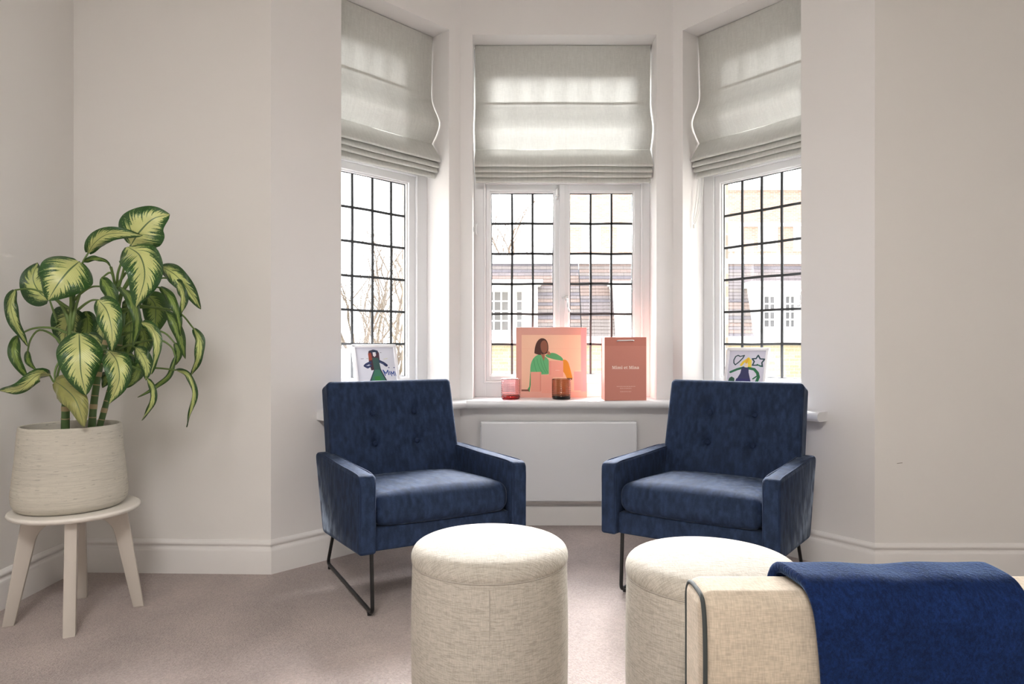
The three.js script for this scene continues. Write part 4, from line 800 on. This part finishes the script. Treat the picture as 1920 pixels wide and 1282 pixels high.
house(1.64, 4.55, 'tile roofed house with a white shuttered dormer behind the paper bag', [{ x0: 2.42, x1: 3.9, top: 2.46, windows: [[3.0, 3.5, 1.3, 2.34, 2, 4]], shutters: [[2.62, 2.96, 1.3, 2.34], [3.53, 3.86, 1.3, 2.34]] }]);
house(4.57, 8.2, 'tile roofed house with white casement dormer behind the right picture frame', [{ x0: 5.66, x1: 7.35, top: 2.46, windows: [[5.8, 6.22, 1.34, 2.25, 2, 4], [6.3, 6.68, 1.34, 2.25, 2, 4], [6.8, 7.2, 1.34, 2.25, 2, 4]] }]);
{ // taller brick block further back
  const D = 30, x0 = 2.4, x1 = 15, top = 7.9, g = tag(group('apartment_block', P((x0 + x1) / 2, D, GROUND)), 'tall brick block in glare paled colours behind the tiled terrace', 'building'), Y = (h) => h - GROUND, X = (x) => x - (x0 + x1) / 2;
  mesh('brick_wall', metreUV(box(x1 - x0, Y(top), 8, 0, Y(top) / 2, -4)), paledRedBrick, g);
  for (const h of [7.9, 6.3, 4.9]) mesh('string_course', box(x1 - x0 + 0.1, 0.16, 0.2, 0, Y(h), 0.06), whitePaint, g);
  for (const h of [3.15, 5.15]) for (let x = x0 + 0.65; x < x1 - 1; x += 1.55) sashWindow(g, X(x), X(x + 0.85), Y(h), Y(h + 1.25), 0.04, 2, 2, paleGlass);
}
{ // low white garden room at the left
  const D = 15.5, x0 = -7, x1 = -3.75, g = tag(group('garden_house', P((x0 + x1) / 2, D, GROUND)), 'low pale house end seen at the foot of the left window', 'house'), Y = (h) => h - GROUND;
  mesh('wall', metreUV(box(x1 - x0, Y(0.2), 3, 0, Y(0.2) / 2, -1.5)), whitePaint, g);
  mesh('roof', new THREE.ExtrudeGeometry(new THREE.Shape([[0.15, 0], [-3.15, 0], [-1.5, 0.75]].map((p) => new THREE.Vector2(...p))), { depth: x1 - x0 + 0.2, bevelEnabled: false }).rotateY(-Math.PI / 2).translate((x1 - x0) / 2 + 0.1, Y(0.18), 0), leadGrey, g);
  sashWindow(g, -0.4, 0.9, Y(-1.5), Y(-0.2), 0.03, 4, 3);
}
const bark = std({ color: new THREE.Color().setRGB(0.17, 0.14, 0.115), roughness: 1 });
function bareTree(x, d, height, seed, label) {
  seedState = seed;
  const g = tag(group('bare_tree', P(x, d, GROUND)), label, 'tree', 'winter trees beyond the gardens'), trunk = [], limbs = [];
  const grow = (p, dir, len, r, depth) => {
    const e = p.clone().addScaledVector(dir, len), m = p.clone().lerp(e, 0.5).add(new THREE.Vector3(rr(-1, 1), rr(-0.5, 0.5), rr(-1, 1)).multiplyScalar(len * 0.07));
    (depth === 0 ? trunk : limbs).push(taper([p, m, e], r, r * 0.62, depth ? 4 : 8, depth < 2 ? 6 : 4));
    if (depth >= 5 || limbs.length > 420) return;
    const n = depth === 0 ? 4 : depth < 4 ? 3 : 2;
    for (let k = 0; k < n; k++) {
      const nd = dir.clone().add(new THREE.Vector3(rr(-1, 1), rr(-0.15, 0.55), rr(-1, 1)).multiplyScalar(depth === 0 ? 0.62 : 0.72)).normalize();
      grow(p.clone().lerp(e, k === 0 ? 1 : rr(0.55, 1)), nd, len * rr(0.6, 0.78), r * 0.55, depth + 1);
    }
  };
  grow(new THREE.Vector3(0, 0, 0), new THREE.Vector3(rr(-0.05, 0.05), 1, 0).normalize(), height * 0.36, height * 0.016, 0);
  mesh('trunk', trunk, bark, g); tag(mesh('branches', limbs, bark, g), undefined, undefined, undefined, 'stuff');
}
bareTree(-9.0, 42, 15, 11, 'bare winter tree furthest left through the left window');
bareTree(-6.0, 32.5, 12, 23, 'bare winter tree in the middle of the left window');
bareTree(-4.2, 25, 8.6, 37, 'bare winter tree nearest the right edge of the left window');
bareTree(-1.2, 45, 17, 51, 'bare winter tree above the roof in the middle window');
renderer.render(scene, camera);
